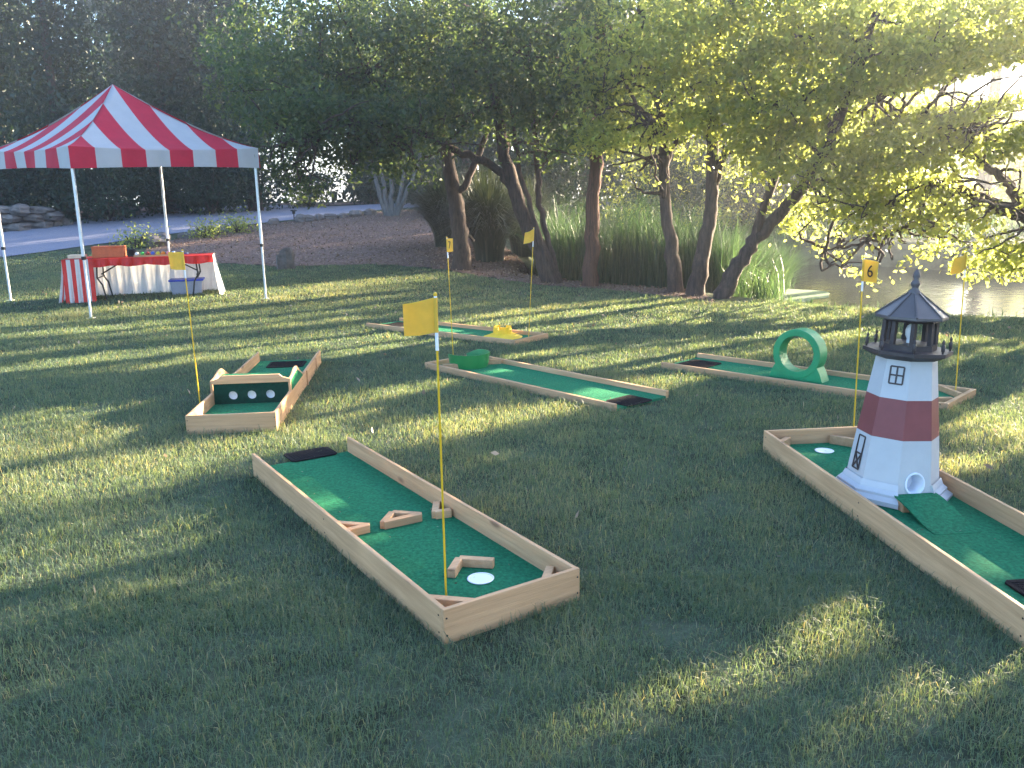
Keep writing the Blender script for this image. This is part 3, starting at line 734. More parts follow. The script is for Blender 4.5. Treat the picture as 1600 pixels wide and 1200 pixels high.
# ------------------------------------------------------------------ table and what stands on it
ta = math.atan2(14.68 - 14.04, -5.16 + 7.40)
tz = float(T(-6.3, 14.5))
tb = empty('folding_table', (-7.38, 14.04, tz * .4), ta, 'folding table with black legs under the tent', 'table')
TL, TW, TH = 2.34, .75, .74
MB().box(0, TL, 0, TW, TH - .03, TH).build('tabletop', M['table'], tb, .006)
for x, sx in ((.50, 1), (TL - .28, -1)):
    for y in (.08, TW - .08):
        MB().tube([(x, y, TH - .03), (x - sx * .02, y, .42), (x + sx * .05, y, .3), (x + sx * .10 * (1 if sx > 0 else 1), y, .0)], .014, 8).build('leg', M['black_steel'], tb)
    MB().tube([(x, TW / 2, .46), (x + sx * .42, TW / 2, TH - .04)], .012, 8).build('brace', M['black_steel'], tb)
    MB().tube([(x, .08, .42), (x, TW - .08, .42)], .011, 8).build('crossbar', M['black_steel'], tb)
tcl = MB(); e = .012; nU = 60
def stripe_sheet(mb, P0, P1, z0, z1, nst, first, flare=.0, nrm=(0, -1), seed=0, amp=.03, mats=(0, 1)):
    P0, P1, nrm = np.array(P0, float), np.array(P1, float), np.array(nrm, float); n = 72; k = 8
    for i in range(n):
        vs = []
        for ii in (i, i + 1):
            u = ii / n
            for j in range(k + 1):
                v = j / k; wv = amp * v * (math.sin(u * nst * 3.3 + seed) + .5 * math.sin(u * nst * 7.1 + seed * 2)) + flare * v ** 1.5
                p = P0 + (P1 - P0) * u + nrm * (wv + .0)
                vs.append((p[0], p[1], z0 + (z1 - z0) * v + .012 * math.sin(u * 23 + seed) * v))
        mi = mats[(int(u * .999 * nst) + first) % 2]
        mb.add(vs, [(j, j + k + 1, j + k + 2, j + 1) for j in range(k)], mi, True)
zt = TH + .004
tcl.add([(-e, -e, zt), (TL + e, -e, zt), (TL + e, TW + e, zt), (-e, TW + e, zt)], [(0, 1, 2, 3)], 0)
stripe_sheet(tcl, (-e, TW + e), (-e, -e), zt, .02, 8, 0, .10, (-1, 0), 1.0, .02)
stripe_sheet(tcl, (TL + e, -e), (TL + e, TW + e), zt, .03, 8, 1, .10, (1, 0), 2.0, .03, (1, 1))
stripe_sheet(tcl, (TL + e, TW + e), (-e, TW + e), zt, .03, 18, 0, .05, (0, 1), 3.0, .025, (1, 1))
stripe_sheet(tcl, (.46, -e), (TL + e, -e), zt, zt - .13, 18, 0, .02, (0, -1), 4.0, .03, (0, 0))
stripe_sheet(tcl, (-e, -e), (.46, -e), zt, .02, 7, 0, .06, (0, -1), 5.0, .02)
tco = tcl.build('tablecloth', [M['cloth_red'], M['cloth_white']]); tco.location = tb.location; tco.rotation_euler = (0, 0, ta)
tag(tco, 'red and white striped tablecloth, front edge tucked up', 'tablecloth')
TM = Matrix.Translation(tb.location) @ Matrix.Rotation(ta, 4, 'Z')
def on_table(x, y, z=None): return TM @ Vector((x, y, (zt + .001) if z is None else z))
o = empty('storage_box', on_table(.66, .42), ta, 'red brown box standing on the table beside the tent leg', 'box')
MB().box(-.25, .25, -.14, .14, 0, .17).build('body', M['box_red'], o, .006); MB().box(-.256, .256, -.146, .146, .16, .185).build('lid', M['box_red'], o, .006)
o = empty('black_cube', on_table(1.02, .38), ta, 'small black cube speaker on the table', 'speaker')
MB().box(-.065, .065, -.065, .065, 0, .125).build('body', M['black_steel'], o, .008)
mb = MB(); mb.loft([[(.045 * math.cos(2 * PI * i / 20), -.066 - d, .065 + .045 * math.sin(2 * PI * i / 20)) for i in range(20)] for d in (0, .004)]); mb.build('grille', M['rubber'], o)
o = empty('flat_box', on_table(.15, .4), ta, 'flat cream box on the left end of the table', 'box')
MB().box(-.12, .14, -.12, .12, 0, .045).build('body', mat('cream card', (.75, .6, .42), var=.1), o, .004)
MB().box(-.122, .142, -.122, .122, .045, .057).build('lid', mat('cream card lid', (.8, .68, .5), var=.1), o, .004)
o = empty('ball_rack', on_table(1.42, .16), ta, 'low wooden rack holding coloured golf balls', 'rack')
MB().box(-.34, .34, -.05, .05, 0, .012).build('tray', M['wood_x'], o); MB().box(-.34, .34, .05, .062, 0, .05).build('rail', M['wood_x'], o); MB().box(-.34, .34, -.062, -.05, 0, .03).build('rail', M['wood_x'], o)
bc = {'white': (.8, .8, .8), 'green': (.05, .4, .08), 'dark red': (.3, .02, .02), 'blue': (.04, .1, .5), 'yellow': (.8, .6, .05), 'orange': (.8, .25, .02), 'pink': (.8, .25, .35), 'pale blue': (.35, .55, .8)}
for k, (nm, c_) in enumerate(bc.items()):
    mb = MB(); r_ = .034
    mb.lathe([(r_ * math.sin(PI * i / 12) + 1e-4, r_ - r_ * math.cos(PI * i / 12)) for i in range(13)], 18)
    bo = mb.build('golf_ball', mat('%s ball' % nm, c_, rough=.3, var=.05)); bo.location = on_table(1.42 - .29 + k * .083, .16, zt + .014)
    tag(bo, '%s golf ball in the rack on the table' % nm, 'ball', 'golf balls in the rack')
o = empty('putter', on_table(1.5, .47), ta + .12, 'blue shafted putter lying across the table', 'putter')
MB().tube([(-.42, 0, .02), (.42, 0, .014)], .007, 8).build('shaft', M['blue_lid'], o); MB().tube([(-.42, 0, .02), (-.2, 0, .018)], .013, 8).build('grip', M['rubber'], o)
MB().box(.40, .43, -.02, .09, .001, .03).build('head', M['steel'], o, .004)
o = empty('storage_tub', tuple(G(276, 466, tz * .6) + np.array([.05, .42, 0])), ta, 'cloudy plastic tub with a blue lid under the table', 'tub')
mb = MB(); mb.loft([[(sx * (.24 + .03 * t), sy * (.17 + .03 * t), .27 * t) for sx, sy in ((-1, -1), (1, -1), (1, 1), (-1, 1))] for t in (0, 1)]); mb.build('body', M['tub'], o, .012)
mb = MB(); mb.box(-.29, .29, -.22, .22, .27, .30); mb.build('lid', M['blue_lid'], o, .008)

# ------------------------------------------------------------------ foliage machinery
LIT = []      # ground areas the sun reaches in the photograph
def lit(*pts): LIT.append(np.array([G(*q_)[:2] for q_ in pts]))
lit((-120, 650), (100, 640), (280, 640), (300, 668), (430, 672), (570, 690), (400, 708), (330, 728), (180, 765), (-120, 800))
lit((-60, 560), (150, 545), (270, 540), (275, 560), (100, 575), (-60, 590))
lit((-60, 512), (100, 508), (280, 506), (280, 518), (100, 524), (-60, 530))
lit((330, 505), (560, 497), (560, 506), (330, 516))
lit((440, 668), (480, 625), (530, 610), (680, 598), (690, 606), (560, 632), (560, 650), (470, 690))
lit((500, 548), (700, 532), (720, 540), (510, 562))
lit((560, 690), (700, 655), (900, 628), (920, 640), (760, 672), (600, 705))
lit((640, 474), (860, 450), (960, 452), (860, 466), (760, 482), (640, 490))
lit((960, 500), (1100, 490), (1240, 488), (1240, 498), (1060, 508))
lit((860, 566), (1000, 540), (1200, 520), (1370, 512), (1370, 528), (1150, 542), (1000, 560), (900, 590))
lit((880, 618), (1040, 590), (1080, 594), (940, 630))
lit((1490, 655), (1610, 620), (1700, 615), (1700, 660), (1500, 700))
lit((1440, 740), (1640, 690), (1640, 700), (1450, 752))
lit((1090, 1060), (1240, 1010), (1394, 955), (1412, 985), (1250, 1050), (1130, 1090))
lit((1260, 1150), (1420, 1085), (1574, 1012), (1600, 1030), (1440, 1110), (1300, 1165))
lit((860, 1170), (1000, 1110), (1020, 1120), (900, 1190))
lit((1480, 885), (1585, 840), (1640, 850), (1640, 880), (1540, 932))
lit((1440, 515), (1700, 515), (1700, 535), (1460, 540))
lit((1230, 705), (1330, 695), (1340, 712), (1240, 720))
TANEL = math.tan(SUN_EL)
r3 = np.random.default_rng(11)
for _ in range(24):     # further sun streaks over the farther lawn
    c_ = np.array([r3.uniform(-9, 5), r3.uniform(6.8, 14)]); L_, w2 = r3.uniform(.6, 1.8), r3.uniform(.06, .2)
    if c_[1] < 8 and c_[0] > -2.5: continue
    t_ = np.array([-SH[1], SH[0]]); LIT.append(np.array([c_ - SH * L_, c_ + t_ * w2, c_ + SH * L_, c_ - t_ * w2]))
def shade_keep(P, soft=.07):
    """keep leaves whose shadow does not fall in the sunlit ground areas"""
    g = P[:, :2] - SH[None] * (P[:, 2:3] / TANEL)
    k = np.ones(len(P), bool); js = rng.normal(0, soft, len(P))
    for q_ in LIT:
        lo, hi = q_.min(0) - .6, q_.max(0) + .6; w_ = np.where((g[:, 0] > lo[0]) & (g[:, 0] < hi[0]) & (g[:, 1] > lo[1]) & (g[:, 1] < hi[1]))[0]
        if len(w_): k[w_] &= poly_sd(g[w_, 0], g[w_, 1], q_) > js[w_] + .115
    return k
def leaf_mesh(name, m_, parent, P, size, droop=.35, aspect=.5, tint=None):
    n = len(P)
    d = rng.normal(0, 1, (n, 3)); d[:, 2] -= droop * 1.5; d /= np.linalg.norm(d, axis=1)[:, None]
    u = rng.normal(0, 1, (n, 3)); w_ = np.cross(d, u); w_ /= np.linalg.norm(w_, axis=1)[:, None] + 1e-9
    sz = size * rng.uniform(.6, 1.35, (n, 1))
    nn = np.cross(d, w_)
    a = P - d * sz * .5; b = P + w_ * sz * aspect * .5 + nn * sz * .06; c = P + d * sz * .5; e_ = P - w_ * sz * aspect * .5 + nn * sz * .06
    V = np.stack([a, b, c, e_], 1).reshape(-1, 3); F = np.arange(4 * n).reshape(n, 4)
    if tint is None: tint = np.clip(rng.normal(.45, .25, n), 0, 1)
    return np_mesh(name, V, F, m_, parent, tint)
def clumps(blobs, per, spread=.2, flat=.75, clump=14):
    """points in leaf clumps spread through ellipsoids: blobs = (centre, radii, leaf count)"""
    out = []; tn = []
    for c_, r_, n in blobs:
        k = max(1, n // clump); v = rng.normal(0, 1, (k, 3)); v /= np.linalg.norm(v, axis=1)[:, None]
        rr = rng.uniform(.12, 1, (k, 1)) ** .5
        cc = np.array(c_) + v * rr * np.array(r_) * rng.uniform(.85, 1.12, (k, 1))
        pts = np.repeat(cc, clump, 0) + rng.normal(0, 1, (k * clump, 3)) * np.array([spread, spread, spread * flat]) * rng.uniform(.5, 1.3, (k, 1)).repeat(clump, 0)
        out.append(pts); tn.append(np.repeat(rng.normal(0, .16, k), clump))
    P = np.concatenate(out); t = np.clip(.45 + np.concatenate(tn) + rng.normal(0, .14, len(P)), 0, 1)
    return P, t
def wiggle(pts, n=5, amp=.04):
    pts = np.array(pts, float); d = np.r_[0, np.cumsum(np.linalg.norm(np.diff(pts, axis=0), axis=1))]
    t = np.linspace(0, d[-1], (len(pts) - 1) * n + 1); q_ = np.stack([np.interp(t, d, pts[:, k]) for k in range(3)], 1)
    for _ in range(3): q_[1:-1] = (q_[:-2] + 2 * q_[1:-1] + q_[2:]) / 4
    q_[1:-1] += rng.normal(0, amp, (len(q_) - 2, 3)) * .5
    return q_
def limb(mb, pts, r0, r1, n=9, amp=.03, flare=0.0):
    q_ = wiggle(pts, 5, amp); k = len(q_); t = np.linspace(0, 1, k)
    rr = r0 + (r1 - r0) * t + flare * np.exp(-t * 9)
    mb.tube([tuple(p) for p in q_], list(rr), n, jit=.18); return q_
def tree(name, label, limbs, blobs, leaf=.092, bark='bark', lm='green_leaf', group=None, twigs=True, keep=True, spread=.15, clump=24, aspect=.5, thin=.62):
    base = np.array(limbs[0][0][0]); root = empty(name, tuple(base), 0, label, 'tree', group)
    mb = MB(); ends = []
    for pts, r0, r1, *fl in limbs:
        q_ = limb(mb, np.array(pts) - base, r0, r1, flare=fl[0] if fl else 0); ends.append(q_)
    allp = np.concatenate([q_[len(q_) // 3:] for q_ in ends])
    if twigs:
        for c_, r_, n in blobs:
            c_ = np.array(c_) - base
            for _ in range(5):
                tgt = c_ + rng.normal(0, .5, 3) * np.array(r_)
                st = allp[np.argmin(np.linalg.norm(allp - c_ - rng.normal(0, .3, 3), axis=1))]
                midp = (st + tgt) / 2 + rng.normal(0, .18, 3)
                limb(mb, [st, midp, tgt], .03, .008, 5, .03)
    mb.build('trunk', M[bark], root)
    if lm == 'bright_leaf': blobs = [(a, b, int(n * thin)) for a, b, n in blobs]; leaf = max(leaf, .10)
    P, t = clumps(blobs, None, spread, clump=clump)
    if keep:
        k = shade_keep(P); P, t = P[k], t[k]
    leaf_mesh('crown', M[lm], root, P - base, leaf, tint=t, aspect=aspect)
    return root
def px(pts, Y): return [AT(a, b, Y if not hasattr(Y, '__len__') else Y[i]) for i, (a, b) in enumerate(pts)]
def blob(x, y, Y, rx, rz, n, ry=None): return (AT(x, y, Y), (rx, ry or rx, rz), n)
def seat(p): p = np.array(p, float); p[2] = float(T(p[0], p[1])) - .05; return p
GRP = 'trees at the edge of the pond'
# dark forked tree by the ornamental grass
Y = 18.3
p = px([(724, 416), (719, 361), (715, 331), (706, 290), (698, 234), (690, 195), (684, 120), (676, 40)], Y); p[0] = seat(p[0])
tree('shade_tree', 'dark forked tree trunk behind the flag numbered 7',
     [(p, .19, .08, .06), (px([(709, 300), (727, 294), (742, 250), (770, 190), (790, 120)], Y), .08, .04), (px([(716, 345), (728, 368), (741, 376)], Y), .06, .03), (px([(692, 205), (640, 150), (560, 120), (500, 110)], [Y, 17.6, 17, 16.5]), .09, .03), (px([(690, 195), (740, 130), (800, 60)], Y), .08, .03)],
     [blob(690, 90, 18, 2.4, 1.1, 6500), blob(560, 70, 17.2, 2.0, 1.2, 6500), blob(610, 170, 17, 1.5, .6, 3000), blob(500, 150, 16.4, 1.3, .9, 3600), blob(450, 60, 17, 1.7, 1.3, 5500), blob(770, 130, 18, 1.4, 1.0, 3000), blob(640, 20, 17, 1.8, .9, 4500)], bark='bark', lm='green_leaf', group=GRP)
# many stemmed tree leaning left
Y = 16.3
p = px([(864, 444), (848, 400), (825, 357), (802, 297), (787, 237), (778, 180), (765, 100), (750, 20)], Y); p[0] = seat(p[0])
tree('shade_tree', 'many stemmed tree leaning left behind the farthest hole',
     [(p, .16, .07, .05), (px([(872, 442), (859, 387), (845, 330), (840, 290), (840, 245), (832, 160), (825, 60)], Y), .065, .04), (px([(868, 444), (846, 387), (828, 320), (812, 270), (800, 180), (800, 90)], Y - .2), .06, .03),
      (px([(803, 300), (785, 272), (768, 255), (739, 247), (701, 230), (660, 210), (600, 190), (540, 195), (480, 215)], [Y, Y, Y, Y - .2, Y - .4, 15.6, 15.3, 15, 14.6]), .085, .03),
      (px([(640, 205), (620, 215), (600, 225), (575, 222), (550, 205)], 15.4), .04, .02)],
     [blob(640, 195, 15.4, 1.2, .55, 2800), blob(540, 205, 15, 1.1, .6, 2800), blob(470, 195, 14.6, .9, .7, 2400), blob(410, 130, 15.2, 1.0, .9, 2600), blob(440, 262, 14.6, .35, .3, 260), blob(480, 290, 14.6, .4, .3, 300), blob(580, 250, 15.4, .8, .35, 900), blob(740, 150, 16, 1.4, .9, 3600), blob(700, 40, 16, 1.6, 1.0, 4200),
      blob(820, 90, 16, 1.4, 1.1, 4200), blob(860, 240, 15.8, .8, .5, 1200), blob(850, 170, 16, 1.0, .7, 2200), blob(640, 270, 15.2, .5, .3, 350)], bark='bark', lm='green_leaf', group=GRP)
# straight cedar post trunk
Y = 15.8
p = px([(922, 450), (924, 390), (928, 300), (931, 256), (935, 190), (938, 90), (940, -60)], Y); p[0] = seat(p[0])
tree('cedar_tree', 'straight red brown cedar trunk standing upright before the reeds',
     [(p, .135, .10, .02), (px([(935, 190), (960, 150), (1000, 120)], Y), .05, .02), (px([(936, 150), (900, 110), (860, 90)], Y), .05, .02), (px([(937, 110), (960, 60), (1010, 30)], Y), .05, .02)],
     [blob(930, 60, 15.6, 1.5, 1.2, 4800), blob(900, 160, 15.5, 1.1, .8, 2600), blob(980, 150, 15.5, 1.1, .8, 2600), blob(880, 0, 15.4, 1.3, 1.0, 3000), blob(905, 215, 15.3, .6, .35, 700)], bark='bark_red', lm='green_leaf', group=GRP)
# three trunks standing together
Y = 14.5
p = px([(1057, 462), (1054, 420), (1047, 375), (1040, 320), (1038, 260), (1034, 180), (1020, 100), (1000, 10)], Y); p[0] = seat(p[0])
tree('shade_tree', 'left trunk of the three standing together right of the cedar',
     [(p, .115, .055, .04), (px([(1038, 260), (1065, 200), (1090, 130)], Y), .05, .02), (px([(1036, 220), (1000, 170), (970, 120)], Y), .05, .02)],
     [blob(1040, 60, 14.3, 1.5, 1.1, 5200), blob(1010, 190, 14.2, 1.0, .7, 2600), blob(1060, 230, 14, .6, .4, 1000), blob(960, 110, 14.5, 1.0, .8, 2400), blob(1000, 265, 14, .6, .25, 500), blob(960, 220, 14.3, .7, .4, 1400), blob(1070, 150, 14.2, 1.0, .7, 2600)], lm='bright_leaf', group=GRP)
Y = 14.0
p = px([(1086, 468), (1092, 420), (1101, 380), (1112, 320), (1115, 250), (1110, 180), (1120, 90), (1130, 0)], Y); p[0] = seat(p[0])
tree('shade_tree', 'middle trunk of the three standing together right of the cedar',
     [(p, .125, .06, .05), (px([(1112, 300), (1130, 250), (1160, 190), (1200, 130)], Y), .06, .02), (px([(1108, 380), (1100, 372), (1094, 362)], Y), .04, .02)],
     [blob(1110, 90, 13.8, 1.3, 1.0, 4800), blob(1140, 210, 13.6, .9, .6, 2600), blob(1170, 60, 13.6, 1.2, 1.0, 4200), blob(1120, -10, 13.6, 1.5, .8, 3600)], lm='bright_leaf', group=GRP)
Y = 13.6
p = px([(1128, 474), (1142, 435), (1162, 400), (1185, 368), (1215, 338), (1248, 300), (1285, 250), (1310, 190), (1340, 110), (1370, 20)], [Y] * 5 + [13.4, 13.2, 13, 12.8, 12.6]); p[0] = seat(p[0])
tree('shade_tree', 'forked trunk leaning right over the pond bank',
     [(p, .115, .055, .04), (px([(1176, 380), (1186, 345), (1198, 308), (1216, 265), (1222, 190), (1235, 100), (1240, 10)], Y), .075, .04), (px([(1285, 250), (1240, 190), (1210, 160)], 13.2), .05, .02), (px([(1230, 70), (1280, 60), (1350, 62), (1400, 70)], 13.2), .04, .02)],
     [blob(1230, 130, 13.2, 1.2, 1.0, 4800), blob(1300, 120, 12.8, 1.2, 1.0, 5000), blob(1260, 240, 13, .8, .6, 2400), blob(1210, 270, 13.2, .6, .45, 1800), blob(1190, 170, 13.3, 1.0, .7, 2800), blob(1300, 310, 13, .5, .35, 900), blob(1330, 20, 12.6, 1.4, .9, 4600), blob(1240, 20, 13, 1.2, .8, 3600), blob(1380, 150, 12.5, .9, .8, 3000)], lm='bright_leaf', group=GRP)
# tree off the right edge reaching in with crooked limbs
trunk0 = seat((9.7, 11.2, 0)); e1 = AT(1640, 350, 13.2)
tree('shade_tree', 'spreading tree whose crooked limbs reach in from the right edge',
     [([trunk0, trunk0 + [-.1, .1, 1.0], e1], .24, .15, .1), ([e1] + px([(1600, 335), (1560, 322), (1520, 305), (1490, 295), (1455, 283), (1442, 310), (1440, 345)], 13.4), .13, .04), (px([(1600, 335), (1570, 275), (1530, 255), (1515, 240), (1512, 222), (1530, 205)], 13.4), .09, .03),
      (px([(1530, 205), (1480, 200), (1440, 190), (1400, 170), (1370, 150)], 13.4), .05, .02), (px([(1490, 300), (1460, 340), (1440, 345), (1380, 365), (1330, 385), (1290, 390)], [13.4, 13.4, 13.4, 13.5, 13.6, 13.7]), .05, .015),
      ([e1, e1 + [.2, .1, 1.2], e1 + [0, 0, 3.0]], .14, .06), (px([(1442, 340), (1400, 320), (1360, 330)], 13.5), .03, .012)],
     [blob(1540, 60, 12.9, 1.3, 1.0, 4200), blob(1450, 120, 13.0, 1.0, .9, 3600), blob(1420, 230, 13.0, .9, .6, 2400), blob(1540, 190, 12.8, 1.0, .6, 2200), blob(1360, 270, 13.2, .8, .6, 2400), blob(1480, 350, 13.0, .7, .35, 1300), blob(1340, 350, 13.2, .6, .35, 1300), blob(1310, 382, 13.5, .45, .28, 315), blob(1400, 387, 13.4, .5, .2, 225), blob(1570, 395, 12.6, .6, .28, 900), blob(1580, 300, 12.6, .8, .5, 1500),
      blob(1330, 200, 13.4, 1.0, .9, 3600), blob(1480, 200, 13.4, 1.0, .7, 3000), blob(1400, 300, 13.5, .9, .5, 2200), blob(1520, 130, 13.2, 1.2, .9, 3400), blob(1590, 210, 13, 1.0, .7, 2600), blob(1280, 330, 13.8, .6, .4, 1300), blob(1450, 382, 13.4, .7, .3, 450), blob(1540, 412, 13.2, .6, .25, 360), blob(1350, 422, 13.6, .35, .15, 112),
      blob(1570, 150, 12.8, 1.0, .7, 2600), blob(1590, 250, 12.8, .9, .5, 2000), blob(1500, 280, 13.2, .8, .4, 1500), blob(1610, 60, 12.8, 1.1, .7, 2600), blob(1540, 330, 13, .6, .3, 900),
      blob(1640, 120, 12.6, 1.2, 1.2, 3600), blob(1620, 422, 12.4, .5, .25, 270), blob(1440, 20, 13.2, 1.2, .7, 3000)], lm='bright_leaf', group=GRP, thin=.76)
# trees off the frame on the sun's side; they throw the shade on the lawn
def shade_tree_at(x, y, h0, h1, rw, n):
    z = float(T(x, y)); b = np.array([x, y, z - .05])
    bl = []
    for _ in range(7):
        a = rng.uniform(0, 2 * PI); r_ = rng.uniform(0, rw * .55)
        bl.append((b + [math.cos(a) * r_, math.sin(a) * r_, rng.uniform(h0 + .7, h1 - .6)], (rw * .55, rw * .55, (h1 - h0) * .26), n // 7))
    tree('shade_tree', 'leafy tree on the right bank, outside the picture', [([b, b + [.1, .05, h0], b + [0, .2, h1 * .8]], .2, .07, .08), ([b + [0, 0, h0], b + [rw * .5, .3, h0 + 1.2]], .08, .03), ([b + [0, 0, h0], b + [-rw * .5, -.3, h0 + 1.0]], .08, .03)],
         bl, leaf=.15, lm='dark_leaf', group='trees outside the picture on the right bank', spread=.3, aspect=.6)
SC = SH * 17.0; SP = np.array([-SH[1], SH[0]])
for s_, D_, h0, h1 in ((-4.2, 17, .4, 7.5), (-2.0, 15, .4, 7.0), (.0, 17, .4, 7.5), (2.0, 15.5, .4, 7), (3.8, 17.5, .4, 6.4), (-6, 14, .4, 7), (1.0, 19.5, 3, 9), (-3, 20, 3, 9)):
    q_ = SH * D_ + SP * s_; shade_tree_at(q_[0], q_[1], h0, h1, 2.2, 14000)

def high_tree(x, y, h0, h1, rw, n, label):
    b = np.array([x, y, float(T(x, y)) - .05]); bl = []
    for _ in range(8):
        a = rng.uniform(0, 2 * PI); r_ = rng.uniform(0, rw * .6)
        bl.append((b + [math.cos(a) * r_, math.sin(a) * r_, rng.uniform(h0 + 1, h1 - 1)], (rw * .6, rw * .6, (h1 - h0) * .2), n // 8))
    tree('tall_tree', label, [([b, b + [.2, .1, h0], b + [0, .2, h1 * .85]], .3, .1, .1)], bl, leaf=.22, lm='green_leaf', group='tall trees across the pond', spread=.4, twigs=False)
for x, y, lb in ((24.4, 29.9, 'tall bare trunked tree beyond the pond behind the crooked limbs'), (26.6, 31.6, 'tall bare trunked tree beyond the pond, out at the far right'), (22.8, 31.8, 'tall bare trunked tree beyond the pond, right of the slanting flag'), (21.2, 34, 'tall bare trunked tree across the pond at the right picture edge'), (20.6, 37.5, 'tallest bare trunked tree at the back right across the pond'), (27.5, 33, 'tall bare trunked tree deep at the far right')):
    high_tree(x, y, 6.2, 15.5, 2.6, 2800, lb)
# ------------------------------------------------------------------ background trees
def evergreen(x, y, h, r_, label, n=16000, lm='dark_leaf', low=.05, leaf=.19, group='trees behind the driveway'):
    z = float(T(x, y)); b = np.array([x, y, z - .1]); bl = []
    for k in range(11):
        t = low + (1 - low) * (k + .3) / 11; rr = r_ * (1 - .32 * t) * rng.uniform(.7, 1.1); a = rng.uniform(0, 2 * PI); o_ = r_ * .35 * (1 - t * .6)
        bl.append((b + [math.cos(a) * o_, math.sin(a) * o_, h * t], (rr * .8, rr * .8, h * .10), n // 11))
    return tree('evergreen_tree', label, [([b, b + [.1, 0, h * .5], b + [.05, .1, h * .95]], .22, .05, .1)], bl, leaf=leaf, lm=lm, group=group, twigs=False, keep=False, spread=.42, clump=12, aspect=.45)
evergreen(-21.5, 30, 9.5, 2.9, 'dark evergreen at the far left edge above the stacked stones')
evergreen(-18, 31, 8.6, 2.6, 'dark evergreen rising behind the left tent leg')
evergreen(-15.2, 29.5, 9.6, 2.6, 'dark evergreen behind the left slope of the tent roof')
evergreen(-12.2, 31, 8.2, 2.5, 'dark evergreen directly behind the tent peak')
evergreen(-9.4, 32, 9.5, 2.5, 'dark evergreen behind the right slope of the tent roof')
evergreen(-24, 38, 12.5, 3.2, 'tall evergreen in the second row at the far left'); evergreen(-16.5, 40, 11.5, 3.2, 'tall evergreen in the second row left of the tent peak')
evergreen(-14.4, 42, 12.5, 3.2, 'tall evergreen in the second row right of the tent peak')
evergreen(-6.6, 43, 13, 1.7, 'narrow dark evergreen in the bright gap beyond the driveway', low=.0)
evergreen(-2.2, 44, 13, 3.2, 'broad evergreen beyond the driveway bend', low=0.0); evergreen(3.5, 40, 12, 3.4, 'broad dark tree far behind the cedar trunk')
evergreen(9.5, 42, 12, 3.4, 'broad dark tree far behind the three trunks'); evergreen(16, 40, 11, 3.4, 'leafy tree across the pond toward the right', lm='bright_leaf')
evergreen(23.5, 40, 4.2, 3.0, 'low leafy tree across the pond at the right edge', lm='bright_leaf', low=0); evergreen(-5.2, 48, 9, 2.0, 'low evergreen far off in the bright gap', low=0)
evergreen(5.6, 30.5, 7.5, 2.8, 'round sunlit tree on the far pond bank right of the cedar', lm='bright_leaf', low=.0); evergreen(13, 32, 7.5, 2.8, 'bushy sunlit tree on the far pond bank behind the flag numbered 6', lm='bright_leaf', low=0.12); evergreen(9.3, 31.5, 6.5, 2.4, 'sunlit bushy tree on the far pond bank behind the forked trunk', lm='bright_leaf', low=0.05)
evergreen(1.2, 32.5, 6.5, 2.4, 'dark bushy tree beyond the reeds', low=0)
def shrub(x, y, r_, h, label, n=2600, lm='dark_leaf', group='shrubs behind the driveway', leaf=.12):
    z = float(T(x, y)); b = np.array([x, y, z]); root = empty('shrub', tuple(b), 0, label, 'shrub', group)
    P, t = clumps([((0, 0, h * .5), (r_, r_, h * .5), n), ((r_ * .4, 0, h * .7), (r_ * .6, r_ * .6, h * .35), n // 3)], None, .22)
    P[:, 2] = np.abs(P[:, 2]); leaf_mesh('foliage', M[lm], root, P, leaf, tint=t)
    mb = MB()
    for k in range(6):
        a = k * 1.05; mb.tube([(0, 0, -.05), (math.cos(a) * r_ * .3, math.sin(a) * r_ * .3, h * .4), (math.cos(a) * r_ * .6, math.sin(a) * r_ * .6, h * .8)], [.03, .02, .008], 5)
    mb.build('stems', M['bark'], root)
shrub(-19.5, 27.8, 1.8, 2.6, 'dark shrub behind the stacked stones at far left', 4200)
shrub(-16.4, 28, 1.7, 2.4, 'dark shrub behind the left half of the driveway', 4200); shrub(-13.2, 28.4, 1.8, 2.5, 'dark shrub behind the boulder beyond the driveway', 4200)
shrub(-10.4, 30.2, 1.6, 2.2, 'dark shrub seen between the back and right tent legs', 3800); shrub(-8.0, 34.5, 1.2, 1.4, 'low dark shrub beyond the driveway in the bright gap', 2200)
shrub(-3.4, 35, 1.5, 2.0, 'dark shrub behind the pale stemmed shrub', 3600); shrub(-5.8, 37, 1.3, 1.5, 'low dark shrub right of the bright gap', 2200)
shrub(5.2, 28.6, 1.7, 2.4, 'dark shrub on the far pond bank behind the left of the three trunks', 3800, group='shrubs on the far pond bank'); shrub(8.6, 28.6, 1.7, 2.2, 'dark shrub on the far pond bank behind the forked trunk', 3800, group='shrubs on the far pond bank')
shrub(11.8, 27.6, 1.6, 2.0, 'dark shrub on the far pond bank behind the flag numbered 6', 3800, group='shrubs on the far pond bank')
# pale multi stemmed shrub in the mulch
b0 = TP(610, 338); Ym = b0[1]
st = [[(605, 340), (592, 300), (578, 255), (565, 205), (560, 150)], [(608, 340), (600, 300), (592, 240), (590, 180), (585, 130)], [(612, 340), (612, 290), (610, 240), (612, 180), (618, 120)], [(616, 340), (626, 300), (634, 255), (640, 200), (650, 150)], [(618, 340), (634, 305), (650, 265), (662, 220), (670, 170)]]
tree('multi_stem_tree', 'pale grey stems fanning up from the mulch left of the ornamental grass', [([seat(px([s_[0]], Ym)[0])] + px(s_[1:], Ym), .075, .03, .03) for s_ in st],
     [blob(570, 130, Ym, 1.6, 1.2, 2600), blob(650, 130, Ym, 1.6, 1.2, 2600), blob(610, 80, Ym, 1.8, 1.2, 3000), blob(660, 230, Ym, .9, .5, 900)], leaf=.09, bark='bark_grey', lm='green_leaf', keep=False)

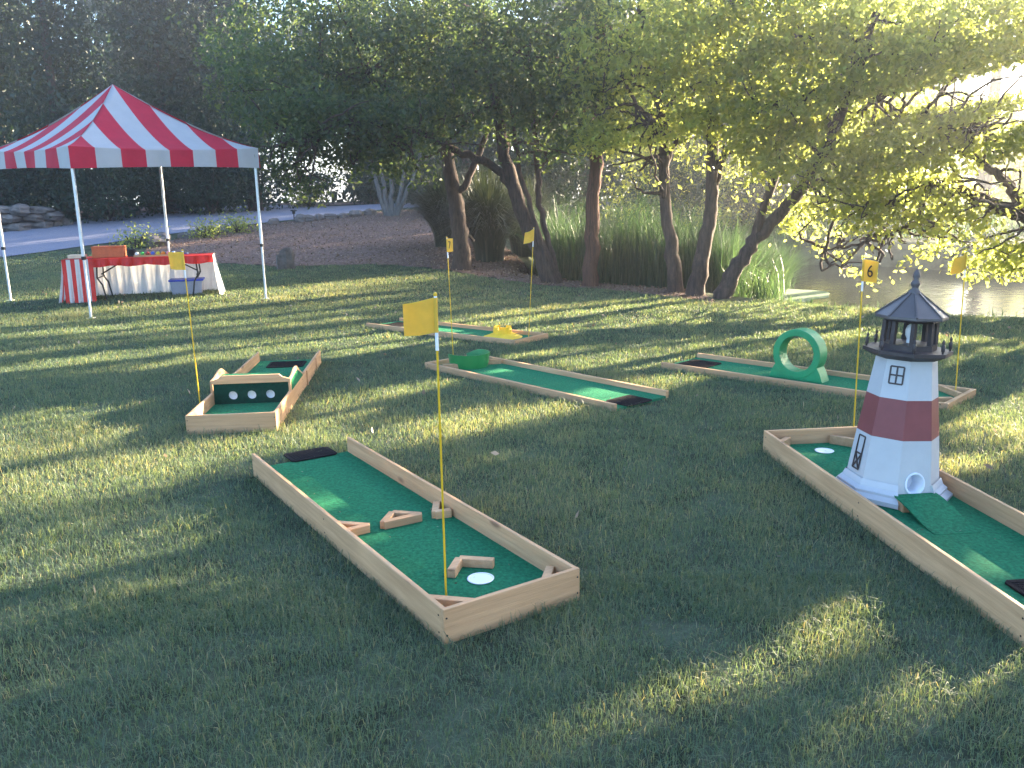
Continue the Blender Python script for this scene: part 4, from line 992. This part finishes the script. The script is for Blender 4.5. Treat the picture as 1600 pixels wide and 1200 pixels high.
# ------------------------------------------------------------------ blades: lawn, reeds, ornamental grass
def blades(P, h, wd, lean, bend, name, m_, parent=None, tint=None, az=None):
    """P base points; each blade is two bent segments"""
    n = len(P); az = rng.uniform(0, 2 * PI, n) if az is None else az
    dr = np.stack([np.cos(az), np.sin(az), np.zeros(n)], 1)
    fa = rng.uniform(0, 2 * PI, n); sd = np.stack([np.cos(fa), np.sin(fa), np.zeros(n)], 1) * (wd / 2)[:, None]
    up = np.array([0, 0, 1.0])
    mid = P + dr * (h * lean * .45)[:, None] + up * (h * .58)[:, None]
    tip = P + dr * (h * (lean + bend))[:, None] + up * (h * np.clip(1 - .35 * (lean + bend), .3, 1))[:, None]
    V = np.stack([P - sd, P + sd, mid - sd * .8, mid + sd * .8, tip], 1).reshape(-1, 3)
    o_ = (np.arange(n) * 5)[:, None]
    F = np.concatenate([o_ + [0, 1, 2], o_ + [1, 3, 2], o_ + [2, 3, 4]], 1).reshape(-1, 3)
    return np_mesh(name, V, F, m_, parent, np.repeat(tint, 3) if tint is not None else None)
def lfn(x, y, s_, seed=0):
    r2 = np.random.default_rng(seed); v = np.zeros_like(x)
    for k in range(7):
        a = r2.uniform(0, 2 * PI); f = s_ * r2.uniform(.5, 2.2); v += np.sin((x * math.cos(a) + y * math.sin(a)) * f + r2.uniform(0, 9))
    return v / 2.6
edge = np.array([q_[:2] for q_ in (TP(-700, 470), TP(-260, 452))] + list(np.array(drive_near[:4])) + list(np.array(mul_near)) + [np.array(q_) for q_ in ((4.2, 13.3), (5.2, 11.9), (6.3, 10.9), (7.8, 10.4), (10.5, 11.2))] + [np.array(q_) for q_ in ((12, 6), (4, -1), (-4, -1), (-14, 8))])
def lawn_points(dens, y0, y1, mx=1.2):
    out = []; yy = np.arange(y0, y1, .5)
    for y in yy:
        w_ = .64 * (y + .5) + mx; n = int(dens * 2 * w_ * .5); out.append(np.stack([rng.uniform(-w_, w_, n), rng.uniform(y, y + .5, n)], 1))
    q_ = np.concatenate(out)
    k = poly_sd(q_[:, 0], q_[:, 1], edge) < 0
    for ln in LANES:
        c, s_ = math.cos(ln.root.rotation_euler.z), math.sin(ln.root.rotation_euler.z)
        dx, dy = q_[:, 0] - ln.root.location.x, q_[:, 1] - ln.root.location.y
        lx, ly = dx * c + dy * s_, -dx * s_ + dy * c
        a, b = (0, ln.W) if ln.sgn > 0 else (-ln.W, 0)
        k &= ~((lx > -.025) & (lx < ln.L + .022) & (ly > a - .004) & (ly < b + .004))
    return q_[k]
chunks = [(10500, 1.4, 3.0, .0024), (8000, 3.0, 4.5, .0027), (5800, 4.5, 6.5, .0031), (4200, 6.5, 9.5, .0038), (2300, 9.5, 13.5, .0054), (1100, 13.5, 20, .0085), (350, 20, 27, .016)]
PP = []; WW = []
for dn, a, b, wd in chunks:
    q_ = lawn_points(dn, a, b); PP.append(q_); WW.append(np.full(len(q_), wd))
q_ = np.concatenate(PP); wd = np.concatenate(WW)
tuft = lfn(q_[:, 0], q_[:, 1], 9, 3); big = lfn(q_[:, 0], q_[:, 1], 1.3, 5)
h = np.clip(.034 + .010 * tuft + .006 * big + rng.exponential(.011, len(q_)), .012, .105)
tn = np.clip(.34 + .10 * tuft + .13 * big + rng.normal(0, .16, len(q_)), 0, .82); dry = rng.random(len(q_)) < (.07 + .07 * (big > .5)); tn[dry] = rng.uniform(.8, 1, dry.sum())
P3 = np.concatenate([q_, (T(q_[:, 0], q_[:, 1]) - .004)[:, None]], 1)
tag(blades(P3, h, wd * rng.uniform(.7, 1.3, len(q_)), np.abs(rng.normal(.35, .3, len(q_))), rng.uniform(0, .7, len(q_)), 'lawn_grass', M['grass'], tint=tn), 'mown green lawn grass with drier yellowish patches', 'grass', kind='stuff')
# reeds in the shallow water
def reed_pts(poly, dens):
    poly = np.array(poly); lo, hi = poly.min(0), poly.max(0); n = int(dens * np.prod(hi - lo))
    q_ = np.stack([rng.uniform(lo[0], hi[0], n), rng.uniform(lo[1], hi[1], n)], 1); return q_[poly_sd(q_[:, 0], q_[:, 1], poly) < 0]
q_ = reed_pts([(.9, 17.4), (1.9, 16.5), (3.0, 15.3), (3.9, 14.9), (4.5, 15.9), (5.3, 17), (6.6, 20), (6.0, 23.5), (2.2, 23), (.6, 20)], 900)
nb = len(q_); hh = rng.triangular(1.5, 2.4, 3.1, nb) * (1 - .15 * np.clip((q_[:, 0] - 4.5) / 1.5, 0, 1)) * (.75 + .05 * lfn(q_[:, 0], q_[:, 1], 3, 8))
tag(blades(np.concatenate([q_, T(q_[:, 0], q_[:, 1])[:, None]], 1), hh, rng.uniform(.010, .02, nb), np.abs(rng.normal(.13, .11, nb)), np.abs(rng.normal(.16, .22, nb)), 'reeds', M['reed'], tint=np.clip(rng.normal(.45, .25, nb), 0, 1)), 'dense green reeds growing in the pond shallows', 'reeds', kind='stuff')
q_ = np.concatenate([reed_pts([(3.6, 14.2), (4.3, 13.2), (4.9, 13.6), (4.5, 14.9)], 420), reed_pts([(3.9, 13.6), (5.5, 11.6), (7.5, 10.8), (9.5, 11.3), (9.5, 11.9), (7.4, 11.5), (5.9, 12.2), (4.4, 14.4)], 300)])
nb = len(q_); hh = np.where(q_[:, 0] < 4.3, rng.uniform(.3, .9, nb), rng.uniform(.06, .2, nb))
tag(blades(np.concatenate([q_, T(q_[:, 0], q_[:, 1])[:, None]], 1), hh, rng.uniform(.010, .02, nb), np.abs(rng.normal(.3, .2, nb)), np.abs(rng.normal(.2, .2, nb)), 'bank_grass', M['reed'], tint=np.clip(rng.normal(.6, .25, nb), 0, 1)), 'tall unmown grass along the near pond bank', 'grass', kind='stuff')
q_ = reed_pts([(4, 27.2), (12, 26), (20, 25), (26, 30), (20, 37), (4, 37)], 60); q_ = q_[T(q_[:, 0], q_[:, 1]) > WATER]
nb = len(q_)
tag(blades(np.concatenate([q_, T(q_[:, 0], q_[:, 1])[:, None]], 1), rng.uniform(.1, .3, nb), rng.uniform(.03, .06, nb), np.abs(rng.normal(.3, .2, nb)), np.abs(rng.normal(.2, .2, nb)), 'far_bank_grass', M['reed'], tint=np.clip(rng.normal(.7, .2, nb), 0, 1)), 'sunny grass on the far pond bank', 'grass', kind='stuff')
def fountain(px_, py_, n, h, label):
    b = TP(px_, py_); root = empty('ornamental_grass', tuple(b), 0, label, 'ornamental grass', 'ornamental grass clumps by the mulch')
    # each blade an arching strip of five segments
    az = rng.uniform(0, 2 * PI, n); L = h * rng.uniform(.7, 1.15, n); out = np.abs(rng.normal(.45, .25, n)); r0 = rng.uniform(0, .35, n) ** .5 * .55
    base = np.stack([np.cos(az) * r0, np.sin(az) * r0, np.zeros(n)], 1); rows = []; wd = rng.uniform(.010, .02, n)
    sd = np.stack([-np.sin(az), np.cos(az), np.zeros(n)], 1)
    for t in np.linspace(0, 1, 7):
        c = base + np.stack([np.cos(az), np.sin(az), np.zeros(n)], 1) * (L * out * (t ** 2.0) * .9)[:, None]
        c[:, 2] = L * (t - .45 * out * t ** 3 * 1.5)
        wv = (wd * (1 - .85 * t))[:, None]; rows += [c - sd * wv, c + sd * wv]
    V = np.stack(rows, 1).reshape(-1, 3); o_ = (np.arange(n) * 14)[:, None]
    F = np.concatenate([o_ + [2 * k, 2 * k + 1, 2 * k + 3, 2 * k + 2] for k in range(6)], 1).reshape(-1, 4)
    np_mesh('blades', V, F, M['plume'], root, np.repeat(np.clip(rng.normal(.4, .25, n), 0, 1), 6))
fountain(700, 385, 3200, 2.1, 'dark ornamental grass clump left of the forked trunk')
fountain(765, 408, 3600, 2.1, 'dark ornamental grass clump arching between the leaning trunks')
fountain(820, 400, 2600, 1.9, 'smaller ornamental grass clump behind the many stemmed tree')
# fallen leaves and chips on the mulch and lawn
q_ = reed_pts(np.concatenate([np.array(mul_near), np.array(mul_far)[::-1]]), 75); z = T(q_[:, 0], q_[:, 1]) + .03
P = np.concatenate([q_, z[:, None]], 1)
tag(leaf_mesh('leaf_litter', M['litter'], None, P, .055, tint=np.clip(rng.normal(.35, .3, len(P)), 0, 1)), 'dry leaves and bark chips scattered on the mulch', 'leaves', kind='stuff')
q_ = lawn_points(.9, 3, 16); P = np.concatenate([q_, (T(q_[:, 0], q_[:, 1]) + .045)[:, None]], 1)
tag(leaf_mesh('fallen_leaves', M['litter'], None, P, .05, tint=np.clip(rng.normal(.7, .3, len(P)), 0, 1)), 'scattered dry leaves lying on the lawn', 'leaves', kind='stuff')
P = []
for ln in LANES:
    n = 26
    for _ in range(n):
        p = ln.M @ Vector((rng.uniform(.05, ln.L - .05), rng.uniform(ln.y0 + .02, ln.y1 - .02), ln.tz + .004)); P.append(tuple(p))
P = np.array(P); o = leaf_mesh('grass_clippings', M['litter'], None, P, .016, aspect=.3, tint=np.clip(rng.normal(.5, .3, len(P)), 0, 1))
tag(o, 'stray dry grass clippings lying on the green turf', 'clippings', kind='stuff')
# algae mat on the pond
mb = MB(); c_ = G(1218, 460, WATER); pts = []
for i in range(40):
    a = 2 * PI * i / 40; r_ = 1 + .12 * math.sin(3 * a + 1) + .06 * math.sin(7 * a); pts.append((c_[0] + 1.0 * r_ * math.cos(a), c_[1] + 1.35 * r_ * math.sin(a)))
mb.prism(pts, WATER + .002, WATER + .006); tag(mb.build('algae_mat', M['algae']), 'pale green algae mat floating on the pond', 'algae', kind='stuff')

# ------------------------------------------------------------------ stones, path light
def stone(p, sx, sy, sz, label, group=None, name='stone', m_='rock', rz=None):
    mb = MB(); nu, nv = 12, 8; ph = rng.uniform(0, 9, 6); vs = []
    for j in range(nv + 1):
        v = PI * j / nv
        for i in range(nu):
            u = 2 * PI * i / nu; d = np.array([math.sin(v) * math.cos(u), math.sin(v) * math.sin(u), math.cos(v)])
            d = np.sign(d) * np.abs(d) ** .72; k = 1 + .12 * math.sin(d[0] * 4 + ph[0]) + .1 * math.sin(d[1] * 5 + ph[1]) + .08 * math.sin(d[2] * 6 + ph[2] + d[0] * 3)
            vs.append((d[0] * sx * k, d[1] * sy * k, d[2] * sz * k))
    fs = [(j * nu + i, (j + 1) * nu + i, (j + 1) * nu + (i + 1) % nu, j * nu + (i + 1) % nu) for j in range(nv) for i in range(nu)]
    mb.add(vs, fs, 0, False); o = mb.build(name, M[m_]); o.location = (p[0], p[1], p[2] + sz * .55); o.rotation_euler = (0, 0, rng.uniform(0, 6) if rz is None else rz)
    return tag(o, label, 'stone', group)
stone(TP(448, 420), .22, .16, .28, 'upright dark boulder standing at the edge of the mulch', rz=.3)
stone(TP(188, 338), .62, .4, .30, 'rounded grey boulder beyond the driveway')
stone(TP(240, 334), .22, .2, .13, 'small grey stone right of the rounded boulder beyond the driveway')
stone(TP(286, 330), .45, .3, .2, 'low grey stone beyond the driveway near the back tent leg')
stone(TP(246, 384), .45, .35, .22, 'dark grey stone behind the table at the edge of the driveway')
stone(TP(104, 352), .2, .18, .14, 'small pale stone at the right end of the stacked stones')
sg = 'stacked flat stones at the far left'
for k, (x, y, dz) in enumerate([(-40, 362, 0), (-8, 362, 0), (26, 360, 0), (58, 357, 0), (84, 353, 0), (-20, 362, .3), (14, 361, .3), (48, 358, .28), (74, 355, .26), (0, 362, .55), (34, 360, .52), (62, 357, .48)]):
    p = TP(x, y); stone((p[0], p[1] + .1 * (k % 2), p[2] + dz), rng.uniform(.34, .48), .3, rng.uniform(.12, .17), 'flat grey stone in the low stacked wall at far left', sg, rz=rng.uniform(-.3, .3))
for k, (x, y) in enumerate([(296, 372), (312, 369), (330, 366), (352, 362), (374, 358), (428, 351), (470, 347), (482, 346), (498, 344), (515, 342), (536, 340), (556, 338), (578, 336)]):
    stone(TP(x, y), rng.uniform(.16, .3), rng.uniform(.14, .22), rng.uniform(.09, .15), 'small stone in the edging along the near side of the driveway', 'edging stones along the driveway')
for k, (x, y, lb) in enumerate([(320, 372, 'small green plant among the edging stones behind the back tent leg'), (372, 364, 'small green plant among the edging stones left of the right tent leg'), (212, 388, 'small green plant behind the black cube on the table')]):
    p = TP(x, y); shrub(p[0], p[1], .42, .42, lb, 420, 'bright_leaf', 'small plants along the driveway edge', .08)
p = TP(460, 347); o = empty('path_light', tuple(p), 0, 'small dark path light beside the driveway', 'path light')
MB().tube([(0, 0, -.05), (0, 0, .28)], .018, 8).build('stake', M['black_steel'], o); MB().lathe([(.05, .26), (.05, .34), (.12, .345), (.11, .37), (.02, .40)], 14).build('lamp_head', M['black_steel'], o)
# ------------------------------------------------------------------ the wood that closes the view
n = 90000
X = rng.uniform(-75, 75, n); Yw = rng.uniform(50, 64, n); top = np.clip(11 + 2.2 * lfn(X, Yw, .35, 21) + 1.2 * lfn(X, Yw, 1.1, 22), 6, 17); zz = rng.uniform(0, 1, n) ** .8 * top
ang = X / Yw; el = (zz + T(X, Yw) - EYE) / Yw
kp = ~((ang > .52) & (el > .03)) & ~((ang > -.297) & (ang < -.175) & (el > .006) & (el < .075 + .02 * np.sin(ang * 90)))
P = np.stack([X, Yw, zz + T(X, Yw)], 1)[kp]
P = P + rng.normal(0, .3, P.shape)
tag(leaf_mesh('distant_woodland', M['dark_leaf'], None, P, .75, tint=np.clip(rng.normal(.4, .25, len(P)), 0, 1)), 'dark continuous woodland closing the view behind everything', 'woodland', kind='stuff')

# ------------------------------------------------------------------ haze volume, added mostly to imitate the sun's flare in the lens
HAZE = 0.0027
hz_ = MB().box(-430, 430, -80, 640, -2.3, 22)
ho = hz_.build('haze', bpy.data.materials.new('glare haze')); tag(ho, 'thin sunlit glare haze added to imitate lens flare', 'haze', kind='stuff')
hm = ho.data.materials[0]; hm.use_nodes = True; hn = hm.node_tree.nodes; hn.clear()
out = hn.new('ShaderNodeOutputMaterial'); pv = hn.new('ShaderNodeVolumePrincipled'); pv.inputs['Density'].default_value = HAZE
pv.inputs['Color'].default_value = (.88, .92, 1, 1); pv.inputs['Anisotropy'].default_value = .74
hm.node_tree.links.new(pv.outputs[0], out.inputs['Volume'])
